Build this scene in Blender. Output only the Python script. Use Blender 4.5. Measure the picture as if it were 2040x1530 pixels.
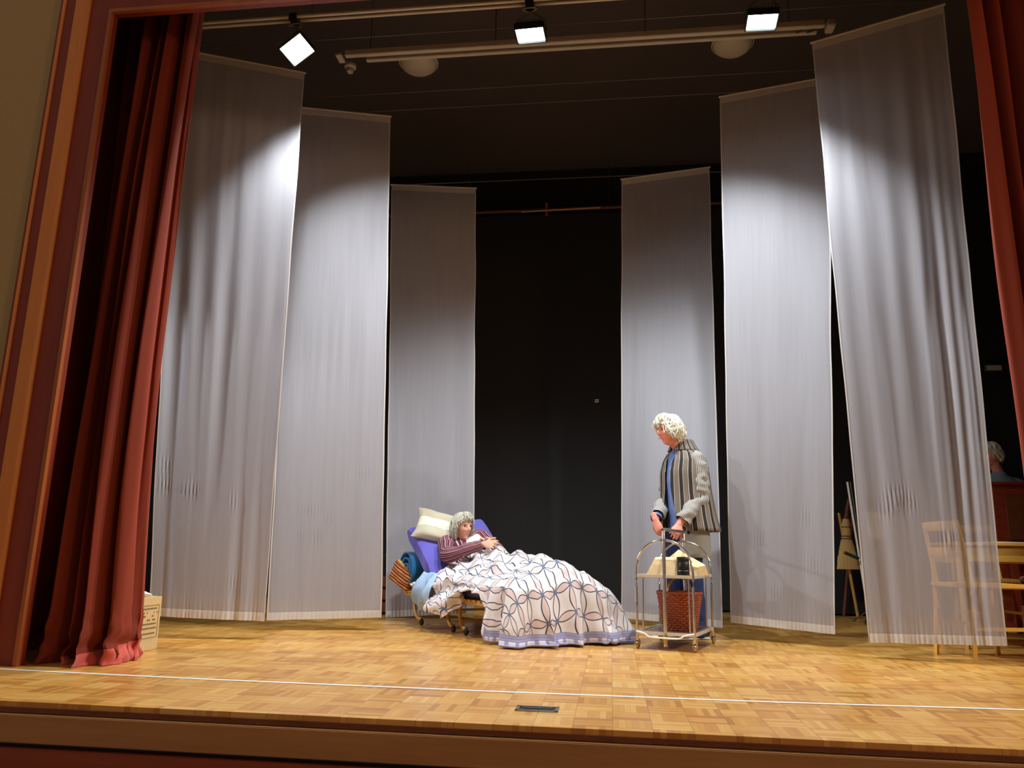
import bpy, bmesh, math, random
from mathutils import Vector, Matrix, noise
PI = math.pi
random.seed(7)
C = bpy.context.scene
for o in list(bpy.data.objects): bpy.data.objects.remove(o)

# ------------------------------------------------------------------ camera
F_PX = 1540.0; YAW, PITCH, ROLL = math.radians(7.38), math.radians(12.22), math.radians(1.13); EYE = Vector((0, 0, .62))
fw = Vector((-math.sin(YAW)*math.cos(PITCH), math.cos(YAW)*math.cos(PITCH), math.sin(PITCH)))
rt0 = Vector((math.cos(YAW), math.sin(YAW), 0)); up0 = rt0.cross(fw)
rt = rt0*math.cos(ROLL)+up0*math.sin(ROLL); up = up0*math.cos(ROLL)-rt0*math.sin(ROLL)
cd = bpy.data.cameras.new('camera'); cam = bpy.data.objects.new('camera', cd); C.collection.objects.link(cam)
cd.sensor_fit = 'HORIZONTAL'; cd.sensor_width = 36; cd.lens = 36*F_PX/2040; cd.clip_start = .05; cd.clip_end = 100
cam.matrix_world = Matrix(((rt.x, up.x, -fw.x, EYE.x), (rt.y, up.y, -fw.y, EYE.y), (rt.z, up.z, -fw.z, EYE.z), (0, 0, 0, 1)))
C.camera = cam
def at(px, py, Y):
    d = fw+rt*((px-1020)/F_PX)-up*((py-765)/F_PX)
    return EYE+d*(Y/d.y)

# ------------------------------------------------------------------ light and exposure
C.view_settings.view_transform = 'Standard'; C.view_settings.look = 'None'; C.view_settings.gamma = 1
C.view_settings.use_curve_mapping = False; C.view_settings.exposure = 0.0
w = bpy.data.worlds.new('hall_air'); C.world = w; w.use_nodes = True
w.node_tree.nodes['Background'].inputs[0].default_value = (1, .82, .68, 1); w.node_tree.nodes['Background'].inputs[1].default_value = .20
def lamp(name, kind, loc, aim, energy, color, **kw):
    l = bpy.data.lights.new(name, kind); l.energy = energy; l.color = color
    for k, v in kw.items(): setattr(l, k, v)
    o = bpy.data.objects.new(name, l); C.collection.objects.link(o); o.location = loc
    o.rotation_euler = (Vector(aim)-Vector(loc)).to_track_quat('-Z', 'Y').to_euler()
    return o
# dim warm lamps of the hall, high up behind the audience
lamp('hall_light', 'AREA', (-2.6, -2.0, 4.2), (-1.5, 4, 1.5), 10, (1, .56, .24), shape='DISK', size=.7)
lamp('hall_light', 'AREA', (4.4, -.2, 3.4), (-.5, 4, 1.2), 66, (1, .56, .24), shape='DISK', size=.7)
# floods on stands in the left and right wings (they throw the sideways shadows of the box and the table)
lamp('wing_light', 'SPOT', (-5.0, 4.35, 2.3), (-.9, 5.9, .1), 330, (.92, .97, 1.0), spot_size=math.radians(58), spot_blend=.6, shadow_soft_size=.08)
lamp('wing_light', 'SPOT', (4.4, 4.45, 2.3), (.2, 5.9, .1), 300, (.92, .97, 1.0), spot_size=math.radians(58), spot_blend=.6, shadow_soft_size=.08)
# three LED floods under the lighting rail: (centre, aim, energy)
FLOODS = [((-2.327, 4.93, 4.30), (-.3, 5.3, 0), 290), ((-.553, 4.93, 4.30), (-.6, 5.2, 0), 410), ((1.081, 4.95, 4.30), (-.1, 5.2, 0), 420)]
for c, a, e in FLOODS:
    d = (Vector(a)-Vector(c)).normalized()
    lamp('flood_beam', 'SPOT', Vector(c)+d*.05, a, e, (.90, .97, 1.0), spot_size=math.radians(125), spot_blend=.6, shadow_soft_size=.06)

# ------------------------------------------------------------------ material helpers
def lin(c): return tuple((v/255/12.92 if v/255 <= .04045 else ((v/255+.055)/1.055)**2.4) for v in c)+(1,)
class NT:
    def __init__(s, name):
        s.m = bpy.data.materials.new(name); s.m.use_nodes = True; s.t = s.m.node_tree; s.b = s.t.nodes['Principled BSDF']
        s.out = s.t.nodes['Material Output']
    def n(s, kind, **kw):
        q = s.t.nodes.new(kind)
        for k, v in kw.items(): setattr(q, k, v)
        return q
    def l(s, a, b): s.t.links.new(a, b)
    def put(s, sock, v):
        if isinstance(v, (int, float)): sock.default_value = v
        elif isinstance(v, tuple): sock.default_value = v
        else: s.l(v, sock)
    def M(s, op, *a):
        q = s.n('ShaderNodeMath', operation=op)
        for i, v in enumerate(a): s.put(q.inputs[i], v)
        return q.outputs[0]
    def mix(s, f, a, b, mode='MIX'):
        q = s.n('ShaderNodeMix', data_type='RGBA', blend_type=mode); s.put(q.inputs[0], f); s.put(q.inputs[6], a); s.put(q.inputs[7], b)
        return q.outputs[2]
    def uv(s, name=None):
        if name:
            q = s.n('ShaderNodeUVMap'); q.uv_map = name; q = q.outputs[0]
        else: q = s.n('ShaderNodeTexCoord').outputs['UV']
        x = s.n('ShaderNodeSeparateXYZ'); s.l(q, x.inputs[0]); return x.outputs[0], x.outputs[1], q
    def obj(s):
        q = s.n('ShaderNodeTexCoord').outputs['Object']; x = s.n('ShaderNodeSeparateXYZ'); s.l(q, x.inputs[0]); return x.outputs[0], x.outputs[1], x.outputs[2], q
    def noise(s, vec, scale, detail=3, sc=None, rough=.55):
        q = s.n('ShaderNodeTexNoise'); q.inputs['Scale'].default_value = scale; q.inputs['Detail'].default_value = detail; q.inputs['Roughness'].default_value = rough
        if sc:
            mp = s.n('ShaderNodeMapping'); mp.inputs['Scale'].default_value = sc; s.l(vec, mp.inputs[0]); vec = mp.outputs[0]
        s.l(vec, q.inputs['Vector']); return q.outputs['Fac']
    def ramp(s, f, stops, interp='LINEAR'):
        q = s.n('ShaderNodeValToRGB'); q.color_ramp.interpolation = interp; e = q.color_ramp.elements
        while len(e) < len(stops): e.new(.5)
        for i, (p, c) in enumerate(stops): e[i].position = p; e[i].color = c
        s.put(q.inputs[0], f); return q.outputs[0]
    def bump(s, h, strength=.3, dist=.01):
        q = s.n('ShaderNodeBump'); q.inputs['Strength'].default_value = strength; q.inputs['Distance'].default_value = dist
        s.l(h, q.inputs['Height']); s.l(q.outputs[0], s.b.inputs['Normal']); return q.outputs[0]
def plain(name, rgb, rough=.6, metal=0, var=.12, scale=8, bump=0, sheen=0, spec=None, sc=None):
    t = NT(name); c = lin(rgb); _, _, _, v = t.obj(); f = t.noise(v, scale, sc=sc)
    a = tuple(x*(1-var) for x in c[:3])+(1,); b = tuple(min(1, x*(1+var)) for x in c[:3])+(1,)
    t.l(t.mix(f, a, b), t.b.inputs['Base Color']); t.b.inputs['Roughness'].default_value = rough; t.b.inputs['Metallic'].default_value = metal
    if sheen: t.b.inputs['Sheen Weight'].default_value = sheen; t.b.inputs['Sheen Roughness'].default_value = .5
    if spec is not None: t.b.inputs['Specular IOR Level'].default_value = spec
    if bump: t.bump(f, bump)
    return t.m
M = {}
M['plaster'] = plain('plaster', (176, 150, 104), .9, var=.06, scale=60, bump=.15)
def wood(name, a, b, rough=.4, sc=(1, 1, 12), scale=3, bump=.1, coat=0):
    t = NT(name); _, _, _, v = t.obj(); f = t.noise(v, scale, 6, sc=sc); g = t.noise(v, scale*6, 3, sc=sc)
    c = t.ramp(t.M('ADD', t.M('MULTIPLY', f, .7), t.M('MULTIPLY', g, .3)), [(.3, lin(a)), (.7, lin(b))])
    t.l(c, t.b.inputs['Base Color']); t.b.inputs['Roughness'].default_value = rough; t.b.inputs['Coat Weight'].default_value = coat
    if bump: t.bump(g, bump, .002)
    return t.m
M['frame_dark'] = wood('mahogany', (116, 38, 14), (138, 50, 20), .45, (6, 6, .6), 2)
M['frame_light'] = wood('light_frame_wood', (196, 118, 52), (214, 136, 66), .4, (6, 6, .6), 2)
M['frame_edge'] = wood('frame_edge_wood', (150, 78, 36), (168, 92, 44), .4, (6, 6, .6), 2)
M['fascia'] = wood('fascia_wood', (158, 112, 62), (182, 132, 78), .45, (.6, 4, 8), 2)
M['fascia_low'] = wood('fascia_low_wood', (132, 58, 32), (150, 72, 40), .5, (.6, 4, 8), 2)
M['bed_wood'] = wood('bed_wood', (190, 138, 66), (214, 165, 90), .45, (5, 5, 5), 4)
M['yellow_wood'] = wood('yellow_wood', (214, 158, 60), (232, 180, 84), .45, (3, 3, 10), 2)
M['dark_wood'] = wood('dark_wood', (92, 46, 24), (122, 64, 34), .45, (3, 3, 10), 3)
M['piano_wood'] = wood('piano_wood', (120, 42, 24), (150, 58, 32), .35, (2, 3, 10), 2)
M['log_wood'] = wood('log_wood', (216, 184, 132), (240, 214, 166), .75, (2, 10, 10), 5, .4)
M['log_bark'] = wood('log_end', (176, 146, 104), (206, 176, 130), .8, (4, 10, 10), 6, .4)
M['black_wall'] = plain('black_wall', (44, 43, 43), .95, var=.15, scale=3, spec=.1)
M['black_ceiling'] = plain('black_ceiling', (84, 78, 80), .95, var=.08, scale=2, spec=.1)
M['black_cloth'] = plain('black_cloth', (48, 47, 48), 1, var=.2, scale=90, spec=.05)
M['black'] = plain('black_plastic', (20, 20, 20), .35)
M['rubber'] = plain('black_rubber', (24, 23, 22), .6)
M['chrome'] = plain('chrome', (215, 210, 205), .18, 1, var=.05)
M['steel'] = plain('steel', (150, 148, 142), .35, 1, var=.1)
M['alu'] = plain('cream_metal', (205, 195, 175), .45, .3)
M['white_plastic'] = plain('white_plastic', (226, 220, 210), .4)
M['white'] = plain('white_paint', (236, 234, 228), .6)
M['tape'] = plain('white_tape', (238, 236, 228), .6, var=.06, scale=30)
M['card'] = plain('cardboard', (206, 176, 124), .85, var=.06, scale=12)
M['ink'] = plain('grey_ink', (120, 98, 66), .9)
M['purple'] = plain('purple_mattress', (92, 84, 178), .8, var=.04, scale=10, sheen=.2)
M['blue_roll'] = plain('blue_blanket', (20, 104, 160), .85, var=.3, scale=9, sheen=.3)
M['light_blue'] = plain('light_blue_sheet', (170, 200, 232), .85, var=.05)
M['white_cloth'] = plain('white_cloth', (226, 228, 228), .85, var=.06)
M['skin_m'] = plain('ruddy_skin', (222, 140, 118), .55, var=.10, scale=30)
M['skin_w'] = plain('fair_skin', (230, 172, 146), .55, var=.08, scale=30)
M['lip'] = plain('lip', (176, 92, 82), .5)
M['eye'] = plain('dark_eye', (40, 30, 26), .25)
M['brow'] = plain('grey_brow', (190, 160, 140), .8)
M['hair_m'] = plain('white_hair', (236, 230, 208), .6, var=.12, scale=40)
M['hair_w'] = plain('silver_hair', (196, 190, 172), .55, var=.25, scale=45)
M['denim'] = plain('blue_denim', (30, 46, 92), .85, var=.25, scale=22)
M['blue_shirt'] = plain('blue_shirt', (104, 124, 178), .85, var=.06)
M['grey_cardigan'] = plain('grey_cardigan', (120, 128, 134), .95, var=.3, scale=40)
M['tunic'] = plain('grey_linen', (158, 158, 148), .9, var=.08, scale=60)
M['shoe'] = plain('black_shoe', (22, 22, 26), .5)
M['shelf'] = plain('smoked_shelf', (128, 104, 84), .3, var=.1)
M['green'] = plain('green_tube', (12, 52, 42), .35)
M['orange'] = plain('orange', (212, 92, 30), .5)
M['leaf'] = plain('leaf_green', (44, 92, 40), .6)
M['straw'] = wood('broom_straw', (196, 160, 96), (224, 190, 124), .85, (30, 30, 2), 3, .5)
M['string'] = plain('dark_string', (70, 50, 30), .8)
M['beige'] = plain('beige_cloth', (222, 208, 170), .85)
M['nickel'] = plain('brass_wheel', (176, 150, 100), .3, .8)

def emit(name, rgb, s):
    t = NT(name); t.b.inputs['Emission Color'].default_value = rgb; t.b.inputs['Emission Strength'].default_value = s
    t.b.inputs['Base Color'].default_value = (1, 1, 1, 1); return t.m
M['led'] = emit('led_face', (.86, 1, .98, 1), 14)

def velvet():
    t = NT('red_velvet'); _, _, _, v = t.obj(); f = t.noise(v, 2.5, 4, sc=(1, 1, .25)); g = t.noise(v, 220, 2)
    t.l(t.mix(t.M('ADD', t.M('MULTIPLY', f, .6), t.M('MULTIPLY', g, .4)), lin((92, 22, 4)), lin((142, 48, 6))), t.b.inputs['Base Color'])
    t.b.inputs['Roughness'].default_value = .9; t.b.inputs['Sheen Weight'].default_value = .15; t.b.inputs['Sheen Tint'].default_value = lin((255, 90, 30)); t.bump(g, .15, .002)
    return t.m
M['velvet'] = velvet()
M['velvet_hem'] = plain('velvet_hem', (198, 78, 66), .9, var=.08, sheen=.3)

def voile(name, dens, col=(226, 224, 228)):
    t = NT(name); _, _, v = t.uv(); f = t.noise(v, 900, 2); g = t.noise(v, 3, 4, sc=(14, .5, 1))
    colr = t.mix(g, lin(tuple(x*.92 for x in col)), lin(col))
    d = t.n('ShaderNodeBsdfDiffuse'); tr = t.n('ShaderNodeBsdfTranslucent'); tp = t.n('ShaderNodeBsdfTransparent')
    t.l(colr, d.inputs[0]); t.l(colr, tr.inputs[0])
    m1 = t.n('ShaderNodeMixShader'); m1.inputs[0].default_value = .34; t.l(d.outputs[0], m1.inputs[1]); t.l(tr.outputs[0], m1.inputs[2])
    m2 = t.n('ShaderNodeMixShader'); t.put(m2.inputs[0], t.M('ADD', dens-.04, t.M('MULTIPLY', f, .08))); t.l(tp.outputs[0], m2.inputs[1]); t.l(m1.outputs[0], m2.inputs[2])
    t.l(m2.outputs[0], t.out.inputs[0]); t.t.nodes.remove(t.b); return t.m
M['voile'] = voile('white_voile', .77, (206, 203, 210)); M['voile_hem'] = voile('voile_hem', .95, (236, 230, 224))

def parquet():
    t = NT('mosaic_parquet'); x, y, z, v = t.obj(); S = 1/.145
    u = t.M('MULTIPLY', x, S); w_ = t.M('MULTIPLY', y, S); iu = t.M('FLOOR', u); iw = t.M('FLOOR', w_); fu = t.M('FRACT', u); fw_ = t.M('FRACT', w_)
    par = t.M('MODULO', t.M('ABSOLUTE', t.M('ADD', iu, iw)), 2)
    par = t.M('GREATER_THAN', par, .5)
    def sel(a, b): return t.M('ADD', t.M('MULTIPLY', a, par), t.M('MULTIPLY', b, t.M('SUBTRACT', 1, par)))
    across = sel(fu, fw_); st = t.M('MULTIPLY', across, 6); ist = t.M('FLOOR', st); fst = t.M('FRACT', st)
    cx = t.n('ShaderNodeCombineXYZ'); t.l(iu, cx.inputs[0]); t.l(iw, cx.inputs[1]); t.l(ist, cx.inputs[2])
    wn = t.n('ShaderNodeTexWhiteNoise', noise_dimensions='3D'); t.l(cx.outputs[0], wn.inputs[0])
    cx2 = t.n('ShaderNodeCombineXYZ'); t.l(iu, cx2.inputs[0]); t.l(iw, cx2.inputs[1]); wn2 = t.n('ShaderNodeTexWhiteNoise', noise_dimensions='3D'); t.l(cx2.outputs[0], wn2.inputs[0])
    g1 = t.noise(v, 5, 4, sc=(3, 40, 1)); g2 = t.noise(v, 5, 4, sc=(40, 3, 1)); gr = sel(g2, g1)
    f = t.M('ADD', t.M('ADD', t.M('MULTIPLY', wn.outputs[0], .40), t.M('MULTIPLY', wn2.outputs[0], .32)), t.M('MULTIPLY', gr, .28))
    c = t.ramp(f, [(.12, lin((172, 108, 40))), (.35, lin((202, 140, 62))), (.6, lin((222, 166, 82))), (.9, lin((236, 192, 114)))])
    gap = t.M('LESS_THAN', t.M('MINIMUM', fst, t.M('SUBTRACT', 1, fst)), .035)
    gap2 = t.M('LESS_THAN', t.M('MINIMUM', t.M('MINIMUM', fu, t.M('SUBTRACT', 1, fu)), t.M('MINIMUM', fw_, t.M('SUBTRACT', 1, fw_))), .012)
    c = t.mix(t.M('MULTIPLY', t.M('MAXIMUM', gap2, t.M('MULTIPLY', gap, .6)), .5), c, lin((110, 66, 30)))
    big = t.noise(v, 1.2, 4); c = t.mix(t.M('MULTIPLY', big, .35), c, lin((196, 140, 68)))
    t.l(c, t.b.inputs['Base Color'])
    r = t.M('ADD', .26, t.M('MULTIPLY', t.noise(v, 6, 5), .16)); t.l(r, t.b.inputs['Roughness']); t.b.inputs['Coat Weight'].default_value = .25; t.b.inputs['Coat Roughness'].default_value = .25
    t.bump(t.M('SUBTRACT', 1, t.M('MAXIMUM', gap, gap2)), .1, .001); return t.m
M['parquet'] = parquet()

def stripes(name, seq, n, coord='u', rough=.9, warp=.0, base_noise=120):
    """stripes across a uv coordinate; seq = [(start, rgb)...] constant ramp, repeated n times"""
    t = NT(name); u, v, q = t.uv(); c = u if coord == 'u' else v
    if warp: c = t.M('ADD', c, t.M('MULTIPLY', t.M('SUBTRACT', t.noise(q, 4), .5), warp))
    f = t.M('FRACT', t.M('MULTIPLY', c, n)); col = t.ramp(f, [(p, lin(k)) for p, k in seq], 'CONSTANT')
    _, _, _, o = t.obj(); g = t.noise(o, base_noise); col = t.mix(t.M('MULTIPLY', g, .3), col, lin((60, 56, 52)))
    t.l(col, t.b.inputs['Base Color']); t.b.inputs['Roughness'].default_value = rough; return t.m
M['jacket'] = stripes('striped_jacket', [(0, (34, 30, 32)), (.26, (196, 184, 164)), (.32, (112, 98, 88)), (.42, (160, 144, 126)), (.46, (112, 98, 88)), (.60, (160, 144, 126)), (.64, (112, 98, 88)), (.8, (206, 194, 172)), (.86, (34, 30, 32))], 17, warp=.006)
M['sleeve'] = stripes('fine_striped_sleeve', [(0, (160, 156, 150)), (.5, (198, 194, 184)), (.75, (112, 108, 106))], 28, warp=.004)
M['woman_stripe'] = stripes('maroon_striped_nightshirt', [(0, (108, 28, 52)), (.38, (226, 196, 204)), (.52, (70, 22, 40)), (.8, (208, 150, 164)), (.9, (96, 24, 44))], 11, warp=.02)
M['sofa_stripe'] = stripes('red_yellow_stripe', [(0, (128, 28, 16)), (.35, (216, 160, 70)), (.5, (60, 20, 14)), (.65, (196, 84, 32)), (.85, (226, 190, 110))], 4, 'v')
M['pillow'] = stripes('beige_pillow', [(0, (204, 196, 172)), (.34, (236, 232, 210)), (.62, (196, 186, 160))], 1, 'v', base_noise=200)

def wicker():
    t = NT('brown_wicker'); u, v, q = t.uv(); f = t.noise(q, 1, 5, sc=(18, 60, 1)); g = t.M('SINE', t.M('MULTIPLY', v, 2*PI*19))
    c = t.ramp(f, [(.3, lin((104, 40, 20))), (.55, lin((158, 76, 40))), (.75, lin((190, 116, 68)))])
    t.l(c, t.b.inputs['Base Color']); t.b.inputs['Roughness'].default_value = .5; return t.m
M['wicker'] = wicker()

def duvet():
    t = NT('oval_print_duvet'); u, v, q = t.uv('UVMap'); hu, hv, _ = t.uv('Hem')
    W_, H_ = .112, .19
    x = t.M('DIVIDE', u, W_); y = t.M('DIVIDE', v, H_)
    fx = t.M('SUBTRACT', t.M('FRACT', x), .5); fy = t.M('SUBTRACT', t.M('FRACT', y), .5)          # 0 = on the grid line
    dx = t.M('MULTIPLY', fx, W_); dy = t.M('MULTIPLY', fy, H_)
    cx_ = t.M('ABSOLUTE', t.M('SINE', t.M('MULTIPLY', t.M('ADD', x, .5), PI))); cy_ = t.M('ABSOLUTE', t.M('SINE', t.M('MULTIPLY', t.M('ADD', y, .5), PI)))
    eh = t.M('SUBTRACT', t.M('ABSOLUTE', dy), t.M('MULTIPLY', cx_, .027)); ev = t.M('SUBTRACT', t.M('ABSOLUTE', dx), t.M('MULTIPLY', cy_, .024))
    line = t.M('MAXIMUM', t.M('LESS_THAN', t.M('ABSOLUTE', eh), .0036), t.M('LESS_THAN', t.M('ABSOLUTE', ev), .0036))
    ins = t.M('MAXIMUM', t.M('LESS_THAN', eh, 0), t.M('MULTIPLY', t.M('LESS_THAN', ev, 0), t.M('GREATER_THAN', t.M('FRACT', t.M('MULTIPLY', t.M('FLOOR', x), .5)), .25)))
    node = t.M('LESS_THAN', t.M('ADD', t.M('ABSOLUTE', dx), t.M('ABSOLUTE', dy)), .014)
    c = t.mix(ins, lin((218, 212, 212)), lin((212, 190, 187)))
    c = t.mix(line, c, lin((50, 58, 78))); c = t.mix(node, c, lin((88, 118, 168)))
    band = t.M('LESS_THAN', hv, .075); bx = t.M('FRACT', t.M('DIVIDE', hu, .042)); by = t.M('DIVIDE', hv, .075)
    br = t.M('MULTIPLY', t.M('MULTIPLY', t.M('GREATER_THAN', bx, .35), t.M('GREATER_THAN', by, .12)), t.M('LESS_THAN', by, .46))
    bl = t.M('GREATER_THAN', t.M('FRACT', t.M('MULTIPLY', by, 3.99)), .75)
    bc = t.mix(br, lin((156, 158, 198)), lin((226, 224, 236))); bc = t.mix(t.M('MULTIPLY', bl, .6), bc, lin((100, 104, 160)))
    c = t.mix(band, c, bc); _, _, _, o = t.obj()
    t.l(c, t.b.inputs['Base Color']); t.b.inputs['Roughness'].default_value = .85; t.b.inputs['Sheen Weight'].default_value = .1; t.bump(t.noise(o, 400), .05, .001); return t.m
M['duvet'] = duvet()

# ------------------------------------------------------------------ mesh helpers
ORG = {}
class MB:
    def __init__(s): s.v = []; s.f = []; s.uv = []; s.uv2 = []
    def add(s, vs, fs, uvs=None, uv2=None):
        k = len(s.v); s.v += [Vector(p) for p in vs]; s.f += [[i+k for i in f] for f in fs]
        s.uv += list(uvs) if uvs else [(p[0], p[1]) for p in vs]; s.uv2 += list(uv2) if uv2 else [(0, 1)]*len(vs)
        return s
    def box(s, c, d, rot=None, bev=0):
        c = Vector(c); bm = bmesh.new(); bmesh.ops.create_cube(bm, size=1)
        for v in bm.verts: v.co = Vector((v.co.x*d[0], v.co.y*d[1], v.co.z*d[2]))
        if bev: bmesh.ops.bevel(bm, geom=bm.edges[:], offset=bev, segments=2, affect='EDGES')
        bm.verts.index_update(); R_ = rot if rot is not None else Matrix.Identity(3)
        s.add([R_ @ v.co+c for v in bm.verts], [[v.index for v in f.verts] for f in bm.faces]); bm.free(); return s
    def grid(s, rows, uvr=None, uv2r=None, closed=False):
        n = len(rows); m = len(rows[0]); vs = [p for r in rows for p in r]; fs = []
        for i in range(n-1):
            for j in range(m if closed else m-1):
                a = i*m+j; b = i*m+(j+1) % m; fs.append([a, b, b+m, a+m])
        uvs = [p for r in uvr for p in r] if uvr else [(j/max(1, m-1), i/max(1, n-1)) for i in range(n) for j in range(m)]
        s.add(vs, fs, uvs, [p for r in uv2r for p in r] if uv2r else None); return s
    def loft(s, pts, rad, seg=16, sub=4, upv=(0, 0, 1), wr=0, wf=9, cap=True, ang=(0, 2*PI), rnd=True):
        """tube through pts, rad = r or (r_side, r_up); smooth; wr = wrinkle depth"""
        pts = [Vector(p) for p in pts]; R_ = [(r, r) if not isinstance(r, (tuple, list)) else r for r in rad]
        P = []; Q = []; n = len(pts)
        for i in range(n-1):
            p0, p1, p2, p3 = pts[max(i-1, 0)], pts[i], pts[i+1], pts[min(i+2, n-1)]
            for k in range(sub):
                t = k/sub; P.append(.5*((2*p1)+(p2-p0)*t+(2*p0-5*p1+4*p2-p3)*t*t+(3*p1-p0-3*p2+p3)*t**3))
                e = t*t*(3-2*t) if sub > 1 else t; Q.append((R_[i][0]*(1-e)+R_[i+1][0]*e, R_[i][1]*(1-e)+R_[i+1][1]*e))
        P.append(pts[-1]); Q.append(R_[-1])
        L = [0]
        for i in range(1, len(P)): L.append(L[-1]+(P[i]-P[i-1]).length)
        full = abs(ang[1]-ang[0]-2*PI) < 1e-6; rows = []; uvr = []
        def ring(c, T, r, l):
            sd = T.cross(Vector(upv)); 
            if sd.length < 1e-4: sd = T.cross(Vector((0, 1, 0)))
            sd.normalize(); U = sd.cross(T).normalized(); row = []; uu = []
            for j in range(seg+1):
                a = ang[0]+(ang[1]-ang[0])*j/seg; d = sd*(math.cos(a)*r[0])+U*(math.sin(a)*r[1]); p = c+d
                if wr:
                    k = noise.noise(Vector((p.x*wf*.7, p.y*wf*.7, p.z*wf*1.6)))+.5*noise.noise(p*wf*2.3); p = p+d.normalized()*wr*k
                row.append(p); uu.append((j/seg, l/max(L[-1], 1e-6)))
            rows.append(row); uvr.append(uu)
        T0 = (P[1]-P[0]).normalized(); T1 = (P[-1]-P[-2]).normalized()
        if cap and rnd:
            for a in (80, 55, 28): ring(P[0]-T0*min(Q[0])*math.sin(math.radians(a))*.8, T0, (Q[0][0]*math.cos(math.radians(a)), Q[0][1]*math.cos(math.radians(a))), 0)
        for i in range(len(P)):
            T = (P[min(i+1, len(P)-1)]-P[max(i-1, 0)]).normalized(); ring(P[i], T, Q[i], L[i])
        if cap and rnd:
            for a in (28, 55, 80): ring(P[-1]+T1*min(Q[-1])*math.sin(math.radians(a))*.8, T1, (Q[-1][0]*math.cos(math.radians(a)), Q[-1][1]*math.cos(math.radians(a))), L[-1])
        k0 = len(s.v); s.grid(rows, uvr); m = seg+1
        if cap and full:
            s.f.append([k0+j for j in range(seg)][::-1]); s.f.append([k0+(len(rows)-1)*m+j for j in range(seg)])
        return s
    def tube(s, a, b, r, seg=10): return s.loft([a, b], [r, r], seg, 1, rnd=False)
    def pipe(s, pts, r, seg=10, sub=5): return s.loft(pts, [r]*len(pts), seg, sub, rnd=False)
    def sphere(s, c, r, seg=14, sc=(1, 1, 1), z0=-1, z1=1):
        rows = []; n = seg//2+2
        a0, a1 = math.asin(z0), math.asin(z1)
        for i in range(n+1):
            t = a0+(a1-a0)*i/n; rows.append([Vector((c[0]+r*sc[0]*math.cos(t)*math.cos(2*PI*j/seg), c[1]+r*sc[1]*math.cos(t)*math.sin(2*PI*j/seg), c[2]+r*sc[2]*math.sin(t))) for j in range(seg+1)])
        return s.grid(rows)
    def lathe(s, c, prof, seg=24, T=None):
        rows = [[Vector((r*math.cos(2*PI*j/seg), r*math.sin(2*PI*j/seg), z)) for j in range(seg+1)] for r, z in prof]
        if T is not None: rows = [[T @ p for p in r] for r in rows]
        return s.grid([[p+Vector(c) for p in r] for r in rows])
    def build(s, name, mat, parent=None, org=None, smooth=True, weld=True):
        if parent is not None: O = ORG[parent]
        elif org is not None: O = Vector(org)
        else:
            n = len(s.v); O = Vector((sum(p.x for p in s.v)/n, sum(p.y for p in s.v)/n, min(p.z for p in s.v)))
        me = bpy.data.meshes.new(name); me.from_pydata([p-O for p in s.v], [], s.f)
        for nm, src in (('UVMap', s.uv), ('Hem', s.uv2)):
            ly = me.uv_layers.new(name=nm)
            for lp in me.loops: ly.data[lp.index].uv = src[lp.vertex_index]
        bm = bmesh.new(); bm.from_mesh(me)
        if weld: bmesh.ops.remove_doubles(bm, verts=bm.verts, dist=1e-5)
        bmesh.ops.recalc_face_normals(bm, faces=bm.faces); bm.to_mesh(me); bm.free()
        if smooth is True: smooth = 40
        if smooth:
            me.polygons.foreach_set('use_smooth', [True]*len(me.polygons)); me.set_sharp_from_angle(angle=math.radians(smooth))
        o = bpy.data.objects.new(name, me); C.collection.objects.link(o); me.materials.append(M[mat] if isinstance(mat, str) else mat)
        if parent is not None: o.parent = parent
        else: o.location = O
        ORG[o] = O; return o
def fuse(mb, name, mat, parent, voxel=.006, it=3):
    o = mb.build(name, mat, parent)
    r = o.modifiers.new('r', 'REMESH'); r.mode = 'VOXEL'; r.voxel_size = voxel; r.use_smooth_shade = True
    if it: q = o.modifiers.new('s', 'SMOOTH'); q.iterations = it; q.factor = .5
    bpy.context.view_layer.update()
    me = bpy.data.meshes.new_from_object(o.evaluated_get(bpy.context.evaluated_depsgraph_get()))
    o.modifiers.clear(); o.data = me; me.name = name
    if not me.materials: me.materials.append(M[mat])
    return o
def tag(o, label=None, cat=None, group=None, kind=None):
    for k, v in (('label', label), ('category', cat), ('group', group), ('kind', kind)):
        if v: o[k] = v
    return o
def thing(name, loc, label, cat, group=None):
    o = bpy.data.objects.new(name, None); o.empty_display_size = .1; C.collection.objects.link(o); o.location = loc; ORG[o] = Vector(loc)
    return tag(o, label, cat, group)
def struct(o): o['kind'] = 'structure'; return o
def rotz(a): return Matrix.Rotation(a, 3, 'Z')
def frame3(x, y, z): return Matrix((x, y, z)).transposed()
def nz(x, y=0, z=0): return noise.noise(Vector((x, y, z)))

# ------------------------------------------------------------------ the setting
CX = -.28; HW = 2.715; TOP = 3.79      # opening: centre, half width, head height
struct(MB().box((CX, 6.28, -.02), (14, 6.56, .04)).build('floor', 'parquet', org=(0, 0, 0)))
struct(MB().box((CX, 9.56, 2.9), (10.6, .2, 5.8)).build('wall_back', 'black_wall'))
struct(MB().box((CX-5.2, 6.6, 2.9), (.2, 6.0, 5.8)).build('wall_left', 'black_wall'))
struct(MB().box((CX+5.2, 6.6, 2.9), (.2, 6.0, 5.8)).build('wall_right', 'black_wall'))
struct(MB().box((CX, 6.7, 5.7), (10.6, 5.9, .2)).build('ceiling', 'black_ceiling'))
# plaster wall of the hall around the opening
OW, OT = HW+.318, TOP+.318
m = MB()
m.box((CX-OW-1.2, 3.83, 2.3), (2.4, .06, 6.8)); m.box((CX+OW+1.2, 3.83, 2.3), (2.4, .06, 6.8)); m.box((CX, 3.83, (OT+5.7)/2), (2*OW, .06, 5.7-OT))
struct(m.build('wall_front', 'plaster', smooth=False))
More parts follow.
